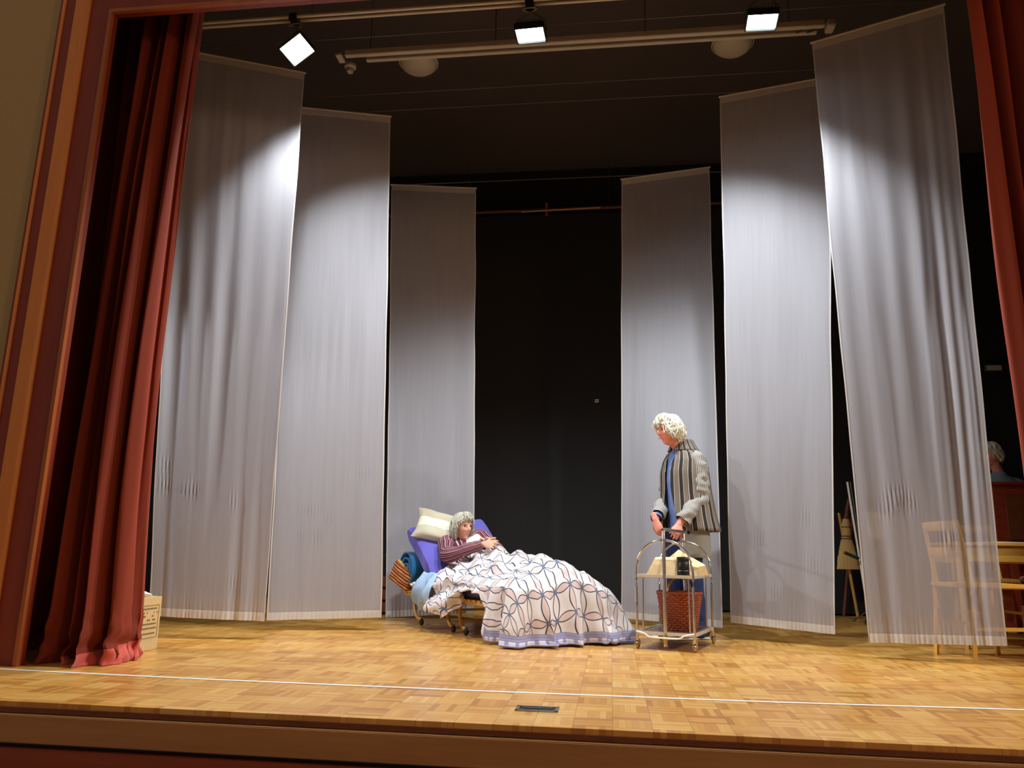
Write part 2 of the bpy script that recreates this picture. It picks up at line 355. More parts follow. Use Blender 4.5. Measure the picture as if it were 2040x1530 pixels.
# proscenium frame: mouldings swept round the opening (left post, head, right post)
def mould(name, mat, prof):
    """prof = (distance outwards from the opening edge, y) loop"""
    mb = MB(); rows = []
    for cx_, cz_, sx, sz in ((CX-HW, 0, -1, 0), (CX-HW, TOP, -1, 1), (CX+HW, TOP, 1, 1), (CX+HW, 0, 1, 0)):
        rows.append([Vector((cx_+sx*d, y, cz_+sz*d)) for d, y in prof])
    mb.grid(rows, closed=True); return struct(mb.build(name, mat, smooth=False))
mould('trim_1', 'frame_edge', [(0, 3.81), (0, 3.785), (.022, 3.785), (.022, 3.81)])
mould('trim_2', 'frame_dark', [(.004, 3.85), (.004, 3.80), (.155, 3.80), (.155, 3.85)])
mould('trim_3', 'frame_light', [(.155, 3.86), (.155, 3.79), (.165, 3.775), (.235, 3.765), (.235, 3.86)])
mould('trim_4', 'frame_dark', [(.235, 3.86), (.235, 3.770), (.300, 3.770), (.300, 3.86)])
mould('trim_5', 'frame_light', [(.300, 3.86), (.300, 3.762), (.313, 3.756), (.313, 3.86)])
mould('trim_6', 'frame_dark', [(.313, 3.86), (.313, 3.76), (.33, 3.76), (.33, 3.86)])
# apron front: nosing, upper board, lower board
struct(MB().box((CX, 3.005, -.028), (14, .03, .016)).build('trim_7', 'dark_wood', smooth=False))
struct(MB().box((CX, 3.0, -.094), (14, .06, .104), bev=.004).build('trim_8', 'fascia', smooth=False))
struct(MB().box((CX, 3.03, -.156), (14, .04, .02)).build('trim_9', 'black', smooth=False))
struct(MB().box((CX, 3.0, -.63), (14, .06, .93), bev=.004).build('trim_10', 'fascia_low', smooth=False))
struct(MB().box((CX, -1, -1.12), (14, 8, .04)).build('floor_hall', 'dark_wood'))

# white tape line
pts = [(-4.2, 3.70), (-3.0, 3.70), (-1.9, 3.665), (-.45, 3.667), (.7, 3.70), (1.75, 3.77), (2.4, 3.80)]
m = MB(); m.grid([[Vector((x, y-.013, .0015)) for x, y in pts], [Vector((x, y+.013, .0015)) for x, y in pts]])
tag(m.build('floor_tape', 'tape'), 'long thin white tape line stuck across the front of the parquet stage', 'tape')
# floor socket box
t = thing('floor_socket', (-.30, 3.31, 0), 'metal-rimmed rectangular floor socket box sunk in parquet near the stage edge', 'floor socket')
m = MB()
for dx, dy, sx, sy in ((0, -.044, .172, .014), (0, .044, .172, .014), (-.079, 0, .014, .1), (.079, 0, .014, .1)): m.box((-.30+dx, 3.31+dy, .002), (sx, sy, .004))
m.build('rim', 'steel', t, smooth=False); m = MB().box((-.30, 3.31, .001), (.146, .076, .002)); m.build('lid', 'black', t, smooth=False)
MB().box((-.30, 3.325, .003), (.12, .012, .002)).build('slot', 'steel', t, smooth=False)

# black backdrop on a batten
m = MB(); rows = []
for i in range(30):
    z = .02+4.84*i/29; rows.append([Vector((CX-3.6+7.2*j/240, 9.22+.006*math.sin(j*.2)+.02*nz(j*.11, z*.4), z)) for j in range(241)])
m.grid(rows); t = thing('backdrop', (CX, 9.22, 0), 'large black cloth backdrop hanging across the back of the stage', 'backdrop'); m.build('drape', 'black_cloth', t)
t2 = thing('batten', (-.8, 9.13, 4.87), 'long horizontal wooden batten holding up the black backdrop', 'batten')
MB().tube((-3.8, 9.13, 4.87), (3.2, 9.13, 4.90), .022).build('pole', 'dark_wood', t2)
MB().box((-.78, 9.13, 4.885), (.03, .07, .15)).build('tie', plain('red_tie', (170, 60, 30)), t2)
for x in (-3.5, -1.8, .0, 2.6): MB().tube((x, 9.13, 4.88), (x, 9.13, 5.61), .004, 6).build('cord', 'steel', t2)
MB().tube((-1.1, 9.09, 4.85), (-.1, 9.09, 4.87), .012).build('brace', 'bed_wood', t2)
t = thing('wall_socket', (-.157, 9.17, 2.39), 'tiny pale square switch plate on the black backdrop', 'switch plate')
MB().box((-.157, 9.185, 2.41), (.045, .012, .04), bev=.003).build('plate', 'alu', t, smooth=False); MB().box((-.157, 9.176, 2.41), (.018, .008, .016)).build('button', 'black', t, smooth=False)

# ------------------------------------------------------------------ hanging voile panels
def panel(tl, tr, bl, br, label, seed, fold=.016, nfold=5):
    """four corners in the world; the cloth hangs with soft vertical ripples and stitched puckers"""
    rnd = random.Random(seed); t = thing('fabric_panel', ((bl.x+br.x)/2, (bl.y+br.y)/2, 0), label, 'fabric panel', 'tall voile panels hanging in two rows')
    nx, ny = 72, 150; nrm = (tr-tl).cross(Vector((0, 0, 1))).normalized()
    W_ = (tr-tl).length; ph = [rnd.uniform(0, 6.28) for _ in range(6)]; puck = [(rnd.uniform(.05, .26), rnd.uniform(.0, .75), rnd.uniform(.12, .25)) for _ in range(5)]
    def P(u, v, off=0):           # v: 0 bottom .. 1 top
        p = (bl*(1-v)+tl*v)*(1-u)+(br*(1-v)+tr*v)*u
        g = (1-v)**.5*.9+.1; q = nfold*2*PI*u
        d = fold*g*(.55*math.sin(q+ph[0]+1.2*v)*(.4+nz(u*2+seed, v*.8, 2)**2*3)+.25*math.sin(2.3*q+ph[1]-v)*max(0, nz(u*3, v*1.5, seed))*2+1.0*nz(u*4+seed, v*1.0)+.3*nz(u*11, v*1.2, seed)*(1.3-v))
        d += .02*nz(u*1.5, v*2.5+seed)
        d += .0025*max(0, 1-v/.05)*math.sin(u*2*PI*26+ph[2]+4*nz(u*6, seed))
        for pv, pu, pl in puck:
            if abs(v-pv) < .022 and pu < u < pu+pl: d += .004*math.sin((u-pu)*2*PI*34)*(1-abs(v-pv)/.022)*math.sin(PI*(u-pu)/pl)
        pin = -.012*math.sin(PI*v)*(1-2*u)*0
        e = .006*nz(v*7, seed+u*3)
        return p+nrm*(d*(1-max(0, v-.97)/.03)+off)+(tr-tl).normalized()*(e+pin)
    def strip(u0, u1, v0, v1, a, b, off):
        us = [u0+(u1-u0)*j/a for j in range(a+1)]; vs = [v0+(v1-v0)*i/b for i in range(b+1)]
        return MB().grid([[P(u, v, off) for u in us] for v in vs], [[(u*W_, v*4.2) for u in us] for v in vs])
    strip(0, 1, 0, 1, nx*2, ny, 0).build('cloth', 'voile', t)
    strip(0, 1, .985, 1, nx, 2, .003).build('top_hem', 'voile_hem', t); strip(0, 1, 0, .013, nx*2, 2, .003).build('bottom_hem', 'voile_hem', t)
    sw = .010/W_
    strip(0, sw, 0, 1, 1, ny, .003).build('side_hem', 'voile_hem', t); strip(1-sw, 1, 0, 1, 1, ny, .003).build('side_hem', 'voile_hem', t)
    d = (tr-tl).normalized(); MB().tube(tl-d*.01+Vector((0, 0, .0)), tr+d*.01, .009, 8).build('rod', 'alu', t)
    return t
V = Vector
def up_at(px, py, Y): return at(px, py, Y)
panel(at(352, 97, 4.98), at(607, 145, 5.38), at(296, 1227, 5.12), at(527, 1238, 5.25), 'leftmost white voile panel hanging beside the open red curtain', 1, .022, 5)
panel(at(590, 213, 5.86), at(778, 232, 6.06), at(531, 1236, 5.85), at(760, 1230, 6.10), 'white voile panel between the leftmost one and the one behind the bed', 2, .012, 4)
panel(at(780, 368, 7.40), at(948, 375, 7.52), at(768, 1230, 7.22), at(944, 1221, 7.45), 'short-looking white voile panel directly behind the head of the bed', 3, .010, 3)
panel(at(1238, 357, 7.45), at(1413, 333, 7.28), at(1238, 1231, 7.40), at(1440, 1251, 6.75), 'white voile panel directly behind the standing man', 4, .010, 3)
panel(at(1434, 193, 6.04), at(1650, 153, 5.85), at(1455, 1240, 6.35), at(1664, 1264, 5.95), 'white voile panel between the one behind the man and the rightmost one', 5, .014, 3)
panel(at(1617, 85, 5.38), at(1880, 9, 5.05), at(1731, 1280, 5.42), at(2007, 1287, 5.25), 'rightmost white voile panel hanging beside the desk and chairs', 6, .020, 5)
for i, (y, z, lab) in enumerate(((5.04, 4.45, 'front thin wire stretched above the outermost voile panels'), (5.74, 4.42, 'thin wire just ahead of the middle pair of voile panels'), (6.0, 4.42, 'thin wire above the middle pair of voile panels'), (7.42, 4.43, 'rear thin wire holding the panels behind the bed and the man'))):
    tag(MB().tube((-5.3, y, z), (4.8, y, z), .0028, 6).build('hanging_wire', 'steel', org=(CX, y, z)), lab, 'wire', 'wires stretched across the stage')

# ------------------------------------------------------------------ rails, floods, ceiling fittings
t = thing('lighting_rail', (-1.8, 4.85, 4.5), 'cream double lighting rail across the top with the floodlights clamped to it', 'lighting rail')
for s_, z in ((-.03, 4.50), (.03, 4.51)): MB().tube((-5.3, 4.85+s_, z), (4.8, 4.85+s_, z), .014, 10).build('tube', 'alu', t)
for x in (-4.4, -3.3, -2.2, -1.1, 0, 1.1, 2.2, 3.3): MB().tube((x, 4.85, 4.51), (x, 4.85, 5.61), .006, 6).build('hanger', 'steel', t)
t = thing('curtain_track', (CX, 5.475, 4.6), 'cream metal curtain track with open ends hung beneath two dome lamps', 'curtain track')
m = MB().box((CX+.03, 5.45, 4.615), (3.8, .045, .05), bev=.004).box((CX+.09, 5.52, 4.60), (3.6, .04, .03), bev=.004); m.build('channel', 'alu', t, smooth=False)
MB().box((-2.2, 5.475, 4.60), (.05, .11, .02)).build('end_bracket', 'alu', t, smooth=False); MB().box((1.70, 5.475, 4.61), (.06, .11, .06), bev=.008).build('end_bracket', 'alu', t, smooth=False)
MB().loft([(1.45, 5.49, 4.58), (1.52, 5.49, 4.61), (1.60, 5.49, 4.61), (1.53, 5.49, 4.575)], [.007]*4, 8).build('hook', 'steel', t)
for x in (-1.95, -.9, .3, 1.4): MB().tube((x, 5.475, 4.62), (x, 5.475, 5.61), .005, 6).build('hanger', 'steel', t)
def dome(x, y, label):
    t = thing('ceiling_lamp', (x, y, 5.44), label, 'ceiling lamp', 'unlit dome lamps on the black ceiling')
    MB().lathe((x, y, 5.6), [(0, 0), (.205, 0), (.205, -.035), (.195, -.04)], 32).build('base', 'white_plastic', t)
    MB().lathe((x, y, 5.56), [(.19, 0), (.175, -.03), (.14, -.06), (.08, -.08), (0, -.088)], 32).build('shade', 'white_plastic', t)
dome(-1.95, 6.97, 'unlit white dome lamp on the black ceiling, the left of two'); dome(1.23, 6.97, 'unlit white dome lamp on the black ceiling, the right of two')
t = thing('smoke_detector', (-2.69, 6.98, 5.5), 'small white round smoke detector on the black ceiling', 'smoke detector')
MB().lathe((-2.69, 6.98, 5.6), [(0, 0), (.062, 0), (.062, -.03), (.04, -.045)], 24).build('base', 'white_plastic', t); MB().lathe((-2.69, 6.98, 5.555), [(.036, 0), (.036, -.035), (.02, -.05), (0, -.052)], 24).build('sensor', 'white_plastic', t)

def flood(c, aim, roll, label):
    c = Vector(c); d = (Vector(aim)-c).normalized(); x = Matrix.Rotation(roll, 3, d) @ d.cross(Vector((0, 1, 0))).cross(d).cross(d).normalized()
    x = x.normalized(); y = d.cross(x).normalized(); R_ = frame3(x, y, d)
    t = thing('floodlight', c, label, 'floodlight', 'LED floodlights on the lighting rail')
    def P(a, b, e): return c+R_ @ Vector((a, b, e))
    h = MB(); h.box(P(0, 0, -.035), (.20, .16, .03), R_, .006)
    for s_ in (-1, 1): h.box(P(s_*.104, 0, -.012), (.008, .17, .05), R_); h.box(P(0, s_*.083, -.012), (.2, .008, .05), R_)
    for k in range(9): h.box(P(-.08+k*.02, 0, -.062), (.005, .13, .03), R_)
    h.build('housing', 'black', t, smooth=False)
    MB().box(P(0, 0, -.006), (.196, .156, .008), R_).build('led_panel', 'led', t, smooth=False)
    b = MB(); e1 = P(-.118, 0, -.02); e2 = P(.118, 0, -.02); top = Vector((c.x, 4.85, 4.50))
    b.pipe([e1, e1*.6+top*.4+(e1-c)*.25, top+Vector((-.05, 0, -.05)), top+Vector((.05, 0, -.05)), e2*.6+top*.4+(e2-c)*.25, e2], .006, 8); b.build('bracket', 'steel', t)
    MB().box(top+Vector((0, 0, -.01)), (.06, .11, .06), bev=.008).build('clamp', 'black', t, smooth=False)
flood(FLOODS[0][0], (-2.1, 4.3, 3.3), .35, 'blazing LED floodlight nearest the left red curtain')
flood(FLOODS[1][0], (-.553, 4.90, 3.2), .05, 'blazing LED floodlight in the middle of the lighting rail')
flood(FLOODS[2][0], (1.02, 4.88, 3.2), .05, 'blazing LED floodlight nearest the right-hand voile panels')

# ------------------------------------------------------------------ red stage curtains
def curtain(xs, label, seed, zt, hem, flare=0):
    """xs: list of plan points (x, y) of the folded cloth at the floor; at the top they are narrowed a little"""
    t = thing('stage_curtain', (sum(p[0] for p in xs)/len(xs), sum(p[1] for p in xs)/len(xs), 0), label, 'curtain', 'red stage curtains')
    n = len(xs); sub = 9
    def plan(u):
        i = min(int(u), n-2); tt = u-i; p = [Vector((*xs[max(0, min(n-1, i+k))], 0)) for k in (-1, 0, 1, 2)]
        return .5*((2*p[1])+(p[2]-p[0])*tt+(2*p[0]-5*p[1]+4*p[2]-p[3])*tt*tt+(3*p[1]-p[0]-3*p[2]+p[3])*tt**3)
    cy = sum(p[1] for p in xs)/n
    def P(u, z):
        p = plan(u); k = z/zt; a = 1-.55*k**1.5
        q = Vector((p.x, cy+(p.y-cy)*a, z)); 
        q.y += .03*(1-k*.5)*nz(u*1.7, z*.5, seed)+.012*math.sin(u*7+seed)*k; q.x += .02*nz(u*1.3, z*.7, seed+5)
        if z < 1.8: q.x += flare*(1-z/1.8)**1.6*max(0, u/(n-1)-.2)*1.25
        if z < .35: f = (1-z/.35)**2; q.x += .07*f*nz(u*2.2, z*14, seed+9); q.y += -.05*f+.07*f*nz(u*2.5, z*12, seed+3)
        return q
    N = (n-1)*sub; zs = [.004+.33*i/22 for i in range(22)]+[.34+(zt-.34)*i/40 for i in range(41)]
    MB().grid([[P((n-1)*j/N, z) for j in range(N+1)] for z in zs]).build('drape', 'velvet', t)
    if hem:
        zz = [.004+.11*i/8 for i in range(9)]
        MB().grid([[P((n-1)*(.5+.5*j/N), z*(.35+.65*j/N))+Vector((.002, -.006, 0)) for j in range(N+1)] for z in zz]).build('hem', 'velvet_hem', t)
    return t
curtain([(-3.52, 4.30), (-3.36, 4.34), (-3.30, 4.62), (-3.20, 4.32), (-3.14, 4.64), (-3.04, 4.30), (-3.02, 4.10), (-2.96, 3.94), (-2.93, 4.30), (-2.86, 3.94), (-2.88, 4.30), (-2.80, 3.92), (-2.75, 4.0), (-2.80, 4.30), (-2.70, 3.98), (-2.655, 4.05), (-2.70, 4.15), (-2.67, 4.20), (-2.74, 4.30)], 'left red velvet stage curtain drawn aside, its hem crumpled on the floor', 3, 4.25, True, .10)
curtain([(2.12, 4.28), (2.00, 4.04), (2.08, 4.0), (2.10, 4.24), (2.18, 4.04), (2.22, 4.26), (2.31, 4.02), (2.36, 4.25), (2.46, 4.05), (2.52, 4.2), (2.65, 4.02), (2.8, 4.2)], 'right red velvet stage curtain at the edge of the opening', 11, 4.25, False)

# cardboard box behind the left curtain
t = thing('cardboard_box', (-2.83, 4.50, 0), 'small cardboard box with printed side poking out behind the left red curtain', 'box')
bx = MB().box((-2.83, 4.50, .155), (.18, .24, .31), bev=.003); bx.build('carton', 'card', t, smooth=False)
m = MB(); X0 = -2.7385
for zz in (.262, .075): m.box((X0, 4.50, zz), (.002, .19, .002))
for yy in (4.405, 4.595): m.box((X0, yy, .168), (.002, .002, .188))
rr = random.Random(5)
for k, zz in enumerate((.243, .22, .2, .178, .155, .13, .1)):
    y = 4.42
    while y < 4.575:
        wd = rr.uniform(.006, .012)
        if k in (1, 2, 3) and rr.random() < .55: y += .02; continue
        m.box((X0, y+wd/2, zz), (.002, wd*.7, .008)); y += wd+.003
m.build('print', 'ink', t, smooth=False); MB().box((-2.83, 4.50, .3105), (.05, .24, .002)).build('tape', 'card', t, smooth=False)
m = MB().loft([(-2.82, 4.47, .318), (-2.80, 4.5, .330), (-2.77, 4.54, .322)], [(.03, .008), (.028, .014), (.02, .006)], 10, wr=.006, wf=40)
tag(m.build('crumpled_paper', 'white'), 'crumpled white paper lying on the cardboard box', 'paper')

# ------------------------------------------------------------------ the bed
BO = Vector((-1.78, 6.85, 0)); BA = Vector((.6, -.8, 0)); BW = Vector((.8, .6, 0)); RB = frame3(BA, BW, Vector((0, 0, 1)))
def B(a, b, z): return BO+BA*a+BW*b+Vector((0, 0, z))
t = thing('folding_bed', B(.95, .37, 0), 'low folding slatted wooden bed on curved legs with castors', 'bed')
for b in (.0, .74):
    MB().box(B(.93, b, .245), (1.9, .035, .03), RB, .006).build('side_rail', 'bed_wood', t, smooth=False)
for k in range(24):
    a = .03+k*.078; MB().loft([B(a, -.035, .262), B(a, .37, .270), B(a, .775, .262)], [(.026, .006)]*3, 8, 4, rnd=False).build('slat', 'bed_wood', t)
def bent_leg(a0, a1, b, drop=.0):
    m = MB(); m.pipe([B(a0, b, .25), B(a0+.00, b, .18), B(a0+(a1-a0)*.15, b, .10), B(a0+(a1-a0)*.5, b, .055), B(a1, b, .05)], .014, 10); return m
for b in (.02, .72):
    for a0, a1 in ((.13, .30), (.80, .92), (1.02, 1.14), (1.70, 1.82)):
        lg = bent_leg(a0, a1, b).build('leg', 'bed_wood', t)
        c = B(a1, b, .026); MB().lathe(c, [(0, -.011), (.022, -.011), (.026, -.006), (.026, .006), (.022, .011), (0, .011)], 16, frame3(BA, Vector((0, 0, 1)), BW)).build('castor', 'rubber', lg)
MB().tube(B(.30, .02, .12), B(.30, .72, .12), .010).build('cross_bar', 'bed_wood', t); MB().tube(B(1.05, .02, .1), B(1.05, .72, .1), .010).build('cross_bar', 'bed_wood', t)

def slab(prof, b0, b1, th, bev=.03, nb=10, fn=None):
    """mattress piece: prof = [(a, z)] lower line from foot side to head side; th along its normal"""
    m = MB(); n = len(prof); rows = []
    for i in range(n):
        p = Vector((prof[i][0], prof[i][1])); q = Vector(prof[min(i+1, n-1)])-Vector(prof[max(i-1, 0)]); nn = Vector((q.y, -q.x)).normalized()
        if nn.y < 0: nn = -nn
        e = bev if i in (0, n-1) else 0; row = []
        sec = [(b0+bev, e), (b1-bev, e), (b1, e+bev*.6), (b1, th-e-bev*.6), (b1-bev, th-e), (b0+bev, th-e), (b0, th-e-bev*.6), (b0, e+bev*.6)]
        for b, h in sec:
            r = p+nn*h; v = B(r.x, b, r.y)
            if fn: v = fn(v, b, i/(n-1))
            row.append(v)
        rows.append(row+[row[0]])
    m.grid(rows); k = len(m.v)-n*9; m.f.append([k+j for j in range(8)]); m.f.append([k+(n-1)*9+j for j in range(8)][::-1]); return m
t = thing('mattress', B(.95, .37, .275), 'purple foam mattress with raised back end on the folding bed', 'mattress')
slab([(1.9, .276), (1.2, .276), (.6, .276), (.42, .278)], .0, .75, .135).build('base', 'purple', t)
def lift(v, b, k): return v+Vector((0, 0, .11*k*max(0, b)/.75))
slab([(.50, .30), (.36, .42), (.2, .54), (-.02, .68), (-.09, .73)], .0, .75, .125, fn=lift).build('backrest', 'purple', t)
# blue rolled blanket propping the backrest, striped cushion on the slats
m = MB(); rows = []; 
for i in range(15):
    b = -.03+.64*i/14; row = []
    for j in range(60):
        a = j/59*5.2*PI; r = .035+.105*j/59
        aa = .03+r*1.25*math.cos(a)+.01*nz(a, b*4); zz = .45+r*1.2*math.sin(a)
        row.append(B(aa-.09*(zz-.4), b, max(.285, zz)))
    rows.append(row)
m.grid(rows); o = m.build('rolled_blanket', 'blue_roll'); md = o.modifiers.new('s', 'SOLIDIFY'); md.thickness = .012
tag(o, 'deep blue blanket rolled up under the raised end of the purple mattress', 'blanket')
def cushion(c, X, Y_, w_, h_, th, name, mat, label, cat, n=22, seed=0, pinch=.12, parts=False):
    m = MB(); X = X.normalized(); Y_ = (Y_-X*X.dot(Y_)).normalized(); Z = X.cross(Y_)
    for s_ in (1, -1):
        rows = []; uvr = []
        for i in range(n+1):
            row = []; uu = []
            for j in range(n+1):
                u = -1+2*i/n; v = -1+2*j/n; e = ((1-u**4)*(1-v**4))**.45 if abs(u) < 1 and abs(v) < 1 else 0
                k = 1-pinch*((1-v*v) if abs(u) > .0 else 0)*abs(u)**3; k2 = 1-pinch*(1-u*u)*abs(v)**3
                p = c+X*(u*w_/2*k)+Y_*(v*h_/2*k2)+Z*(s_*th/2*e)+Z*.010*nz(u*2.5+seed, v*2.5, s_)*(.3+e)
                row.append(p); uu.append((i/n, j/n))
            rows.append(row); uvr.append(uu)
        m.grid(rows, uvr)
    o = m.build(name, mat, smooth=70); return tag(o, label, cat)
p1 = at(832, 1006, 6.90); p2 = at(819, 1072, 6.66); p3 = at(944, 1036, 7.02)
cc = (p2+p3)/2+Vector((-.01, .03, .0))
cushion((p2+p3)/2, p3-p1, p1-p2, .52, .34, .13, 'pillow', 'pillow', 'beige pillow with a cream band behind the lying woman\'s head', 'pillow')
cushion(B(-.03, -.02, .385), at(838, 1172, 6.7)-at(792, 1135, 6.86), Vector((.15, 0, 1)), .31, .20, .15, 'striped_cushion', 'sofa_stripe', 'cushion with red and yellow stripes lying on the bare slats at the head end', 'cushion', seed=4)

# ------------------------------------------------------------------ duvet
def body_h(a):
    ks = [(.30, .17), (.5, .205), (.7, .22), (.85, .22), (1.0, .19), (1.2, .165), (1.5, .15), (1.75, .14), (1.9, .085), (2.1, .03)]
    if a <= ks[0][0]: return ks[0][1]
    for (a0, h0), (a1, h1) in zip(ks, ks[1:]):
        if a < a1: f = (a-a0)/(a1-a0); f = f*f*(3-2*f); return h0*(1-f)+h1*f
    return ks[-1][1]
def top_z(a, b):
    z = .418+body_h(a)*math.exp(-((b-.42)/.24)**2)
    wv = .8 if a < .62 else 1.45 if a < 1.3 else 1.1
    z += wv*(.030*nz(a*3.5+b*2.5, b*3.5-a*1.5, 1)+.026*nz(a*8-b*7, b*4+a*3, 4)+.018*abs(nz(a*13+b*9, b*6, 8)))
    z += .020*math.sin((a*1.5+b*2.3)*14+3*nz(a*3, b*3))*(1 if a < 1.3 else .5)
    return max(z, .432)
def duvet_mesh():
    path = []
    A0, LA, WB = .36, 1.93, .77; RC = .12
    def edge():
        pts = []; n = 150
        for i in range(n): a = A0+(LA-RC-A0)*i/n; pts.append((a, -.02, 0, -1))
        for i in range(24): q = PI/2*i/24; pts.append((LA-RC+RC*math.sin(q), -.02+RC-RC*math.cos(q), math.sin(q), -math.cos(q)))
        for i in range(72): b = -.02+RC+(WB-2*RC+.02)*i/72; pts.append((LA, b, 1, 0))
        for i in range(24): q = PI/2*i/24; pts.append((LA-RC+RC*math.cos(q), WB-RC+RC*math.sin(q), math.cos(q), math.sin(q)))
        for i in range(100): a = LA-RC-(LA-RC-A0)*i/99; pts.append((a, WB, 0, 1))
        return pts
    E = edge(); rows = []; uvr = []; uv2 = []; per = 0
    for i, (ea, eb, na, nb) in enumerate(E):
        if i: per += math.hypot(ea-E[i-1][0], eb-E[i-1][1])
        far = eb > .76 and nb > .9; near = nb < -.95
        # hem height and how far the skirt stands out
        if near:
            a = ea
            ks = [(.36, .30), (.45, .26), (.62, .22), (.85, .16), (1.02, .12), (1.12, .19), (1.22, .30), (1.35, .34), (1.52, .32), (1.60, .17), (1.68, .02), (2, .012)]
            zh = ks[0][1]
            for (x0, y0), (x1, y1) in zip(ks, ks[1:]):
                if x0 <= a <= x1: f = (a-x0)/(x1-x0); zh = y0*(1-f)+y1*f
            fl = .05 if a > 1.2 else .09+.05*math.sin(a*9)
        elif far: zh = .012 if ea > 1.35 else .012+.35*min(1, (1.35-ea)/.2); fl = .10
        else: zh = .012; fl = .10+.16*max(0, nb)
        sa, sb = min(max(ea, .47), 1.68), .42
        ez = top_z(ea, min(max(eb, .02), .74)); 
        row = []; ur = []; u2 = []; arc = 0; NT_, NS = 22, 34; prev = None
        pa = (ea+sa)/2
        for j in range(NT_+NS+1):
            if j <= NT_:
                f = j/NT_; a = sa+(ea-sa)*f; b = sb+(eb-sb)*f; z = top_z(a, b)-.05*max(0, f-.8)/.2*(f-.8)/.2
                if ea < .42: z = z
                p = B(a, b, z); up_ = (a, b); q = 0
            else:
                s_ = (j-NT_)/NS; drop = (ez-.05-zh); 
                cph = per*2*PI/.21+1.5*nz(per*3)
                amp = (.044*s_**.8)*(1.0 if not near or ea > 1.6 else .6)
                o_ = .015+fl*(s_**.75)+amp*math.sin(cph)+.012*s_*math.sin(cph*2.3+1)+.02*nz(per*5, s_*3)*s_
                if near and ea < 1.2: o_ += .035*math.sin(s_*PI*2.5+ea*9)*(1-s_*.3)
                z = ez-.05-drop*s_; tl_ = (.018*math.sin(cph*1.0+.8)+.008)*s_
                if not near and zh < .05: z = max(.012+.010*(1+math.sin(cph*.5)) * (1 if s_ > .98 else 0), z)
                a = ea+na*o_-nb*tl_; b = eb+nb*o_+na*tl_; p = B(a, b, max(z, .012)); up_ = None
            if prev is not None and j > NT_: arc += (p-prev).length
            prev = p; row.append(p); ur.append((ea+na*arc, eb+nb*arc) if up_ is None else up_)
            u2.append((per, arc))
        tot = u2[-1][1]; u2 = [(x, (tot-y) if j > NT_ and zh < .06 else 1) for j, (x, y) in enumerate(u2)]
        rows.append(row); uvr.append([(b_, a_) for a_, b_ in ur]); uv2.append(u2)
    m = MB(); m.grid(rows, uvr, uv2); return m
o = duvet_mesh().build('duvet', 'duvet', smooth=80)
md = o.modifiers.new('s', 'SOLIDIFY'); md.thickness = .010; md.offset = -1
tag(o, 'white duvet printed with grey ovals and blue diamonds, trailing from the bed to the floor', 'duvet')
# pale blue sheet hanging at the near side
m = MB(); rows = []
for i in range(26):
    s_ = i/25; row = []
    for j in range(22):
        u = j/21; a = .42+.30*u; out = .02+.10*math.sin(s_*PI*.75)+.015*math.sin(u*9+s_*3)
        row.append(B(a+.03*math.sin(s_*4), -.01-out, .44-.25*s_-.05*math.sin(u*PI)*s_+.012*nz(u*5, s_*5)))
    rows.append(row)
m.grid(rows); o = m.build('bed_sheet', 'light_blue'); md = o.modifiers.new('s', 'SOLIDIFY'); md.thickness = .004
tag(o, 'pale blue sheet bulging out below the duvet at the bed side', 'sheet')

# ------------------------------------------------------------------ people
def head_pts(hc, R_, sc=1.0, old=True):
    """deformed ellipsoid with brow, nose, lips and chin; local x = its left, y = forward, z = up"""
    m = MB(); rows = []; n, k = 44, 56
    g = lambda x, z, x0, z0, sx, sz: math.exp(-((x-x0)/sx)**2-((z-z0)/sz)**2)
    for i in range(n+1):
        t = -PI/2+PI*i/n; row = []
        for j in range(k+1):
            p = 2*PI*j/k; z = .118*math.sin(t); c = math.cos(t)**.85; x = .074*c*math.cos(p); y = .094*c*math.sin(p)
            if z < 0: q = (-z/.118); x *= 1-.34*q**1.3; y = y*(1-.10*q) if y > 0 else y*(1-.42*q)
            if y > 0:
                y *= .93; ax = abs(x)
                y += .027*g(x, z, 0, -.022, .013, .020)+.016*g(x, z, 0, .002, .010, .022)+.006*g(ax, z, .014, -.032, .009, .010)
                y += .008*g(ax, z, .028, .030, .026, .009)-.013*g(ax, z, .031, .010, .014, .012)+.006*g(ax, z, .040, -.022, .018, .018)
                y += .009*g(x, z, 0, -.056, .022, .006)-.006*g(x, z, 0, -.063, .024, .003)+.008*g(x, z, 0, -.070, .018, .006)+.013*g(x, z, 0, -.098, .022, .016)-.004*g(x, z, 0, -.083, .02, .007)
                y -= .004*g(ax, z, .036, -.045, .006, .022)
            row.append(hc+R_ @ (Vector((x, y, z))*sc))
        rows.append(row)
    m.grid(rows); m.f.append([j for j in range(k)]); m.f.append([n*(k+1)+j for j in range(k)])
    for s_ in (1, -1):          # ears
        m.loft([hc+R_ @ (Vector((s_*.070, -.008, -.030))*sc), hc+R_ @ (Vector((s_*.079, -.014, 0))*sc), hc+R_ @ (Vector((s_*.076, -.012, .022))*sc)], [(.008, .006), (.016, .008), (.010, .006)], 10, upv=R_ @ Vector((1, 0, 0)))
    return m
def face_bits(hc, R_, sc, person, lips=True):
    for s_ in (1, -1):
        c = hc+R_ @ (Vector((s_*.031, .0775, .009))*sc)
        MB().sphere(c, .0075*sc, 12, (1, 1, .75)).build('eye', 'eye', person)
        MB().loft([hc+R_ @ (Vector((s_*.016, .0965, .026))*sc), hc+R_ @ (Vector((s_*.032, .0965, .031))*sc), hc+R_ @ (Vector((s_*.048, .086, .026))*sc)], [.0025, .0035, .002], 6).build('eyebrow', 'brow', person)
    MB().loft([hc+R_ @ (Vector((-.020, .0875, -.064))*sc), hc+R_ @ (Vector((0, .0965, -.0615))*sc), hc+R_ @ (Vector((.020, .0875, -.064))*sc)], [(.002, .002), (.004, .0045), (.002, .002)], 8).build('lips', 'lip', person)
